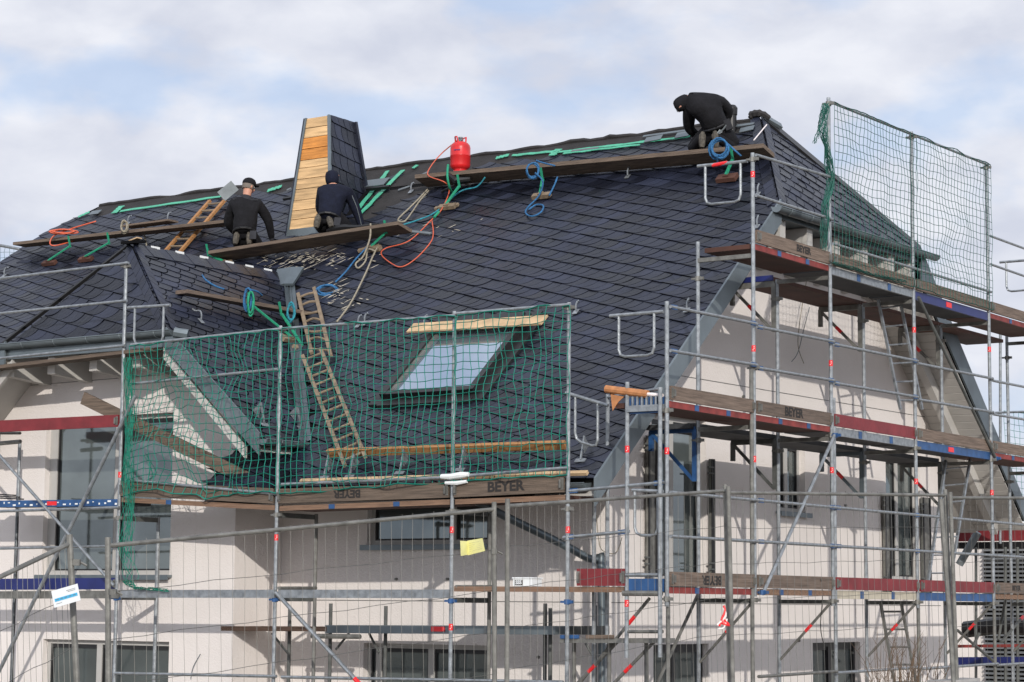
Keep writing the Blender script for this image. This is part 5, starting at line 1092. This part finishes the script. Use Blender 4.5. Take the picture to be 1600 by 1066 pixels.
# fence signs
T = thing('sign', 'white sign with a blue band wired to the left fence panel', 'sign', PZ(102, 935, 13.9)); q = [PZ(80, 924, 13.8), PZ(121, 912, 14.0), PZ(126, 938, 14.0), PZ(85, 950, 13.8)]
m = MB(); m.prism(q, fh*.004); m.build('plate', 'white', T); e = lambda u, v: (q[0].lerp(q[1], u)).lerp(q[3].lerp(q[2], u), v)-fh*.003
m = MB(); m.prism([e(.07, .5), e(.93, .5), e(.93, .68), e(.07, .68)], fh*.001); m.build('band', 'cyan', T)
rr_ = (q[1]-q[0]).normalized(); lettering('BAUZAUN', e(.5, .3)-fh*.001, rr_, UP, .025, T, material='cyan', name='lettering') if 0 else None
m = MB()
for v, u0, u1 in ((.2, .55, .9), (.28, .6, .88), (.8, .1, .3)):
    k = u0
    while k < u1: m.prism([e(k, v), e(k+.02, v), e(k+.02, v+.035), e(k, v+.035)], fh*.001); k += .032
for k in range(5): m.prism([e(.12+.16*k, .56)-fh*.0015, e(.12+.16*k+.1, .56)-fh*.0015, e(.12+.16*k+.1, .6)-fh*.0015, e(.12+.16*k, .6)-fh*.0015], fh*.0005)
m.build('small_print', 'lead', T)
T = thing('notice', 'folded yellow paper notice tied to the second fence panel', 'notice', PZ(740, 855, 17.5)); q = [PZ(719, 845, 17.45), PZ(732, 846, 17.6), PZ(731, 867, 17.6), PZ(720, 869, 17.45)]; m = MB(); m.prism(q, fh*.004)
q2 = [PZ(730, 845, 17.6), PZ(754, 841, 17.45), PZ(758, 861, 17.45), PZ(731, 868, 17.6)]; m.prism(q2, fh*.004); m.build('paper', 'yellow', T)
m = MB(); e2 = lambda u, v: (q2[0].lerp(q2[1], u)).lerp(q2[3].lerp(q2[2], u), v)-fh*.003
for k in range(5): m.prism([e2(.12, .2+.14*k), e2(.85, .2+.14*k), e2(.85, .215+.14*k), e2(.12, .215+.14*k)], fh*.001)
m.build('small_print', 'lime', T)
m = MB(); c = PZ(1131, 960, 20.2)
m.m('sticker'); m.tube(spline([c+UP*.08, c+UP*.02+rh*.01, c-UP*.05-rh*.02, c-UP*.1+rh*.02], 3), .012, 5); m.m('stickerwhite'); m.tube(spline([c+UP*.06, c-UP*.02+rh*.015, c-UP*.10-rh*.06], 3), .010, 5); m.m('sticker'); m.tube(spline([c-UP*.05, c-UP*.1+rh*.05, c-UP*.08-rh*.03, c-UP*.11-rh*.04], 3), .011, 5); m.m('stickerwhite'); m.tube(spline([c-UP*.04+rh*.03, c-UP*.12, c-UP*.13-rh*.05], 3), .008, 5)
tag(m.build('barrier_tape', 'sticker'), 'knotted red and white barrier tape on the fence post in front of the gable', 'tape')
# ================================================================ BEHIND, RIGHT
T = thing('house', 'white neighbouring building with a dark louvred window behind the scaffold at right', 'house', (-3, 22, -.9))
m = MB(); m.box((-30, 20, -1), (2.5, 26, 3.62)); m.build('wall', 'wall', T); m = MB(); m.box((-30.2, 19.8, 3.62), (2.7, 26.2, 3.76)); m.build('roof', 'white', T)
m = MB(); a, b = PY(1538, 856, 19.97), PY(1700, 856, 19.97); z0 = .0; m.box((a.x, 19.93, -.9), (b.x, 19.96, a.z)); wv_ = m.build('window', 'underlay', T)
m = MB(); z = a.z-.05
while z > -.7: m.obox(((a.x+b.x)/2, 19.9, z), ((b.x-a.x)/2, 0, 0), (0, .03, .018), (0, -.002, .004)); z -= .082
m.build('louvre', 'louvre', wv_)
rs = thing('scaffold', 'rear scaffold glimpsed behind the gable at lower right with dark decks', 'scaffold', (-2, 14.5, -.9))
a, b = PY(1494, 828, 14.5), PY(1680, 825, 14.5); toe(V((a.x, 14.5, a.z-.2)), V((b.x, 14.5, b.z-.2)), .2, 'redpaint', 'dark red board of the rear scaffold seen behind the lower right corner', out=OY)
m = MB(); m.box((a.x, 14.52, a.z-.32), (b.x, 15.1, a.z-.21)); m.build('deck', 'blacksteel', rs)
a, b = PY(1496, 975, 14.5), PY(1680, 985, 14.5); m = MB(); m.tube([a+V((0, .3, -.1)), a.lerp(b, .3)+V((0, .3, 0)), b+V((0, .3, 0))], .14, 8); m.build('deck', 'blacksteel', rs)
m = MB(); m.beam(PY(1496, 1010, 14.5), PY(1680, 1008, 14.5), .1, .05); m.build('deck_edge', 'rededge', rs); m = MB(); m.beam(PY(1496, 1033, 14.5), PY(1680, 1032, 14.5), .1, .13); m.build('deck_edge', 'bluedeep', rs)
brace(rs, PY(1528, 832, 14.2), PY(1499, 882, 14.2), .07, 'lead')
for x in (1525, 1571, 1590): pole(rs, PY(x, 855, 14.5), PY(x, 1110, 14.5), mt='galvdark')
pole(rs, PY(1563, 520, 14.5), PY(1563, 850, 14.5))
rail(rs, PY(1555, 645, 14.4), PY(1700, 640, 14.4), ends=None)
# bare bush
T = thing('bush', 'leafless brown bush with thin twigs at the bottom right', 'bush', PZ(1400, 1110, 23.0))
m = MB(); rn = random.Random(11)
for k in range(60):
    x = rn.uniform(1340, 1510); p = PZ(x*.6+1400*.4, 1120, 23+rn.uniform(-.3, .3)); hgt = rn.uniform(.35, .95); lean = rn.uniform(-.25, .25)+(x-1410)/400
    pts = [p+UP*hgt*t_+rh*lean*t_*t_*hgt+rh*.012*math.sin(t_*9+k) for t_ in (0, .25, .5, .75, 1)]; m.tube(pts, [.006, .005, .004, .003, .0015], 4)
    for j in range(4):
        t_ = rn.uniform(.35, .9); q = p+UP*hgt*t_+rh*lean*t_*t_*hgt; m.tube([q, q+UP*.09+rh*rn.uniform(-.09, .09)], [.003, .001], 3)
m.build('twigs', 'twig', T)
print('objects', len(bpy.data.objects))
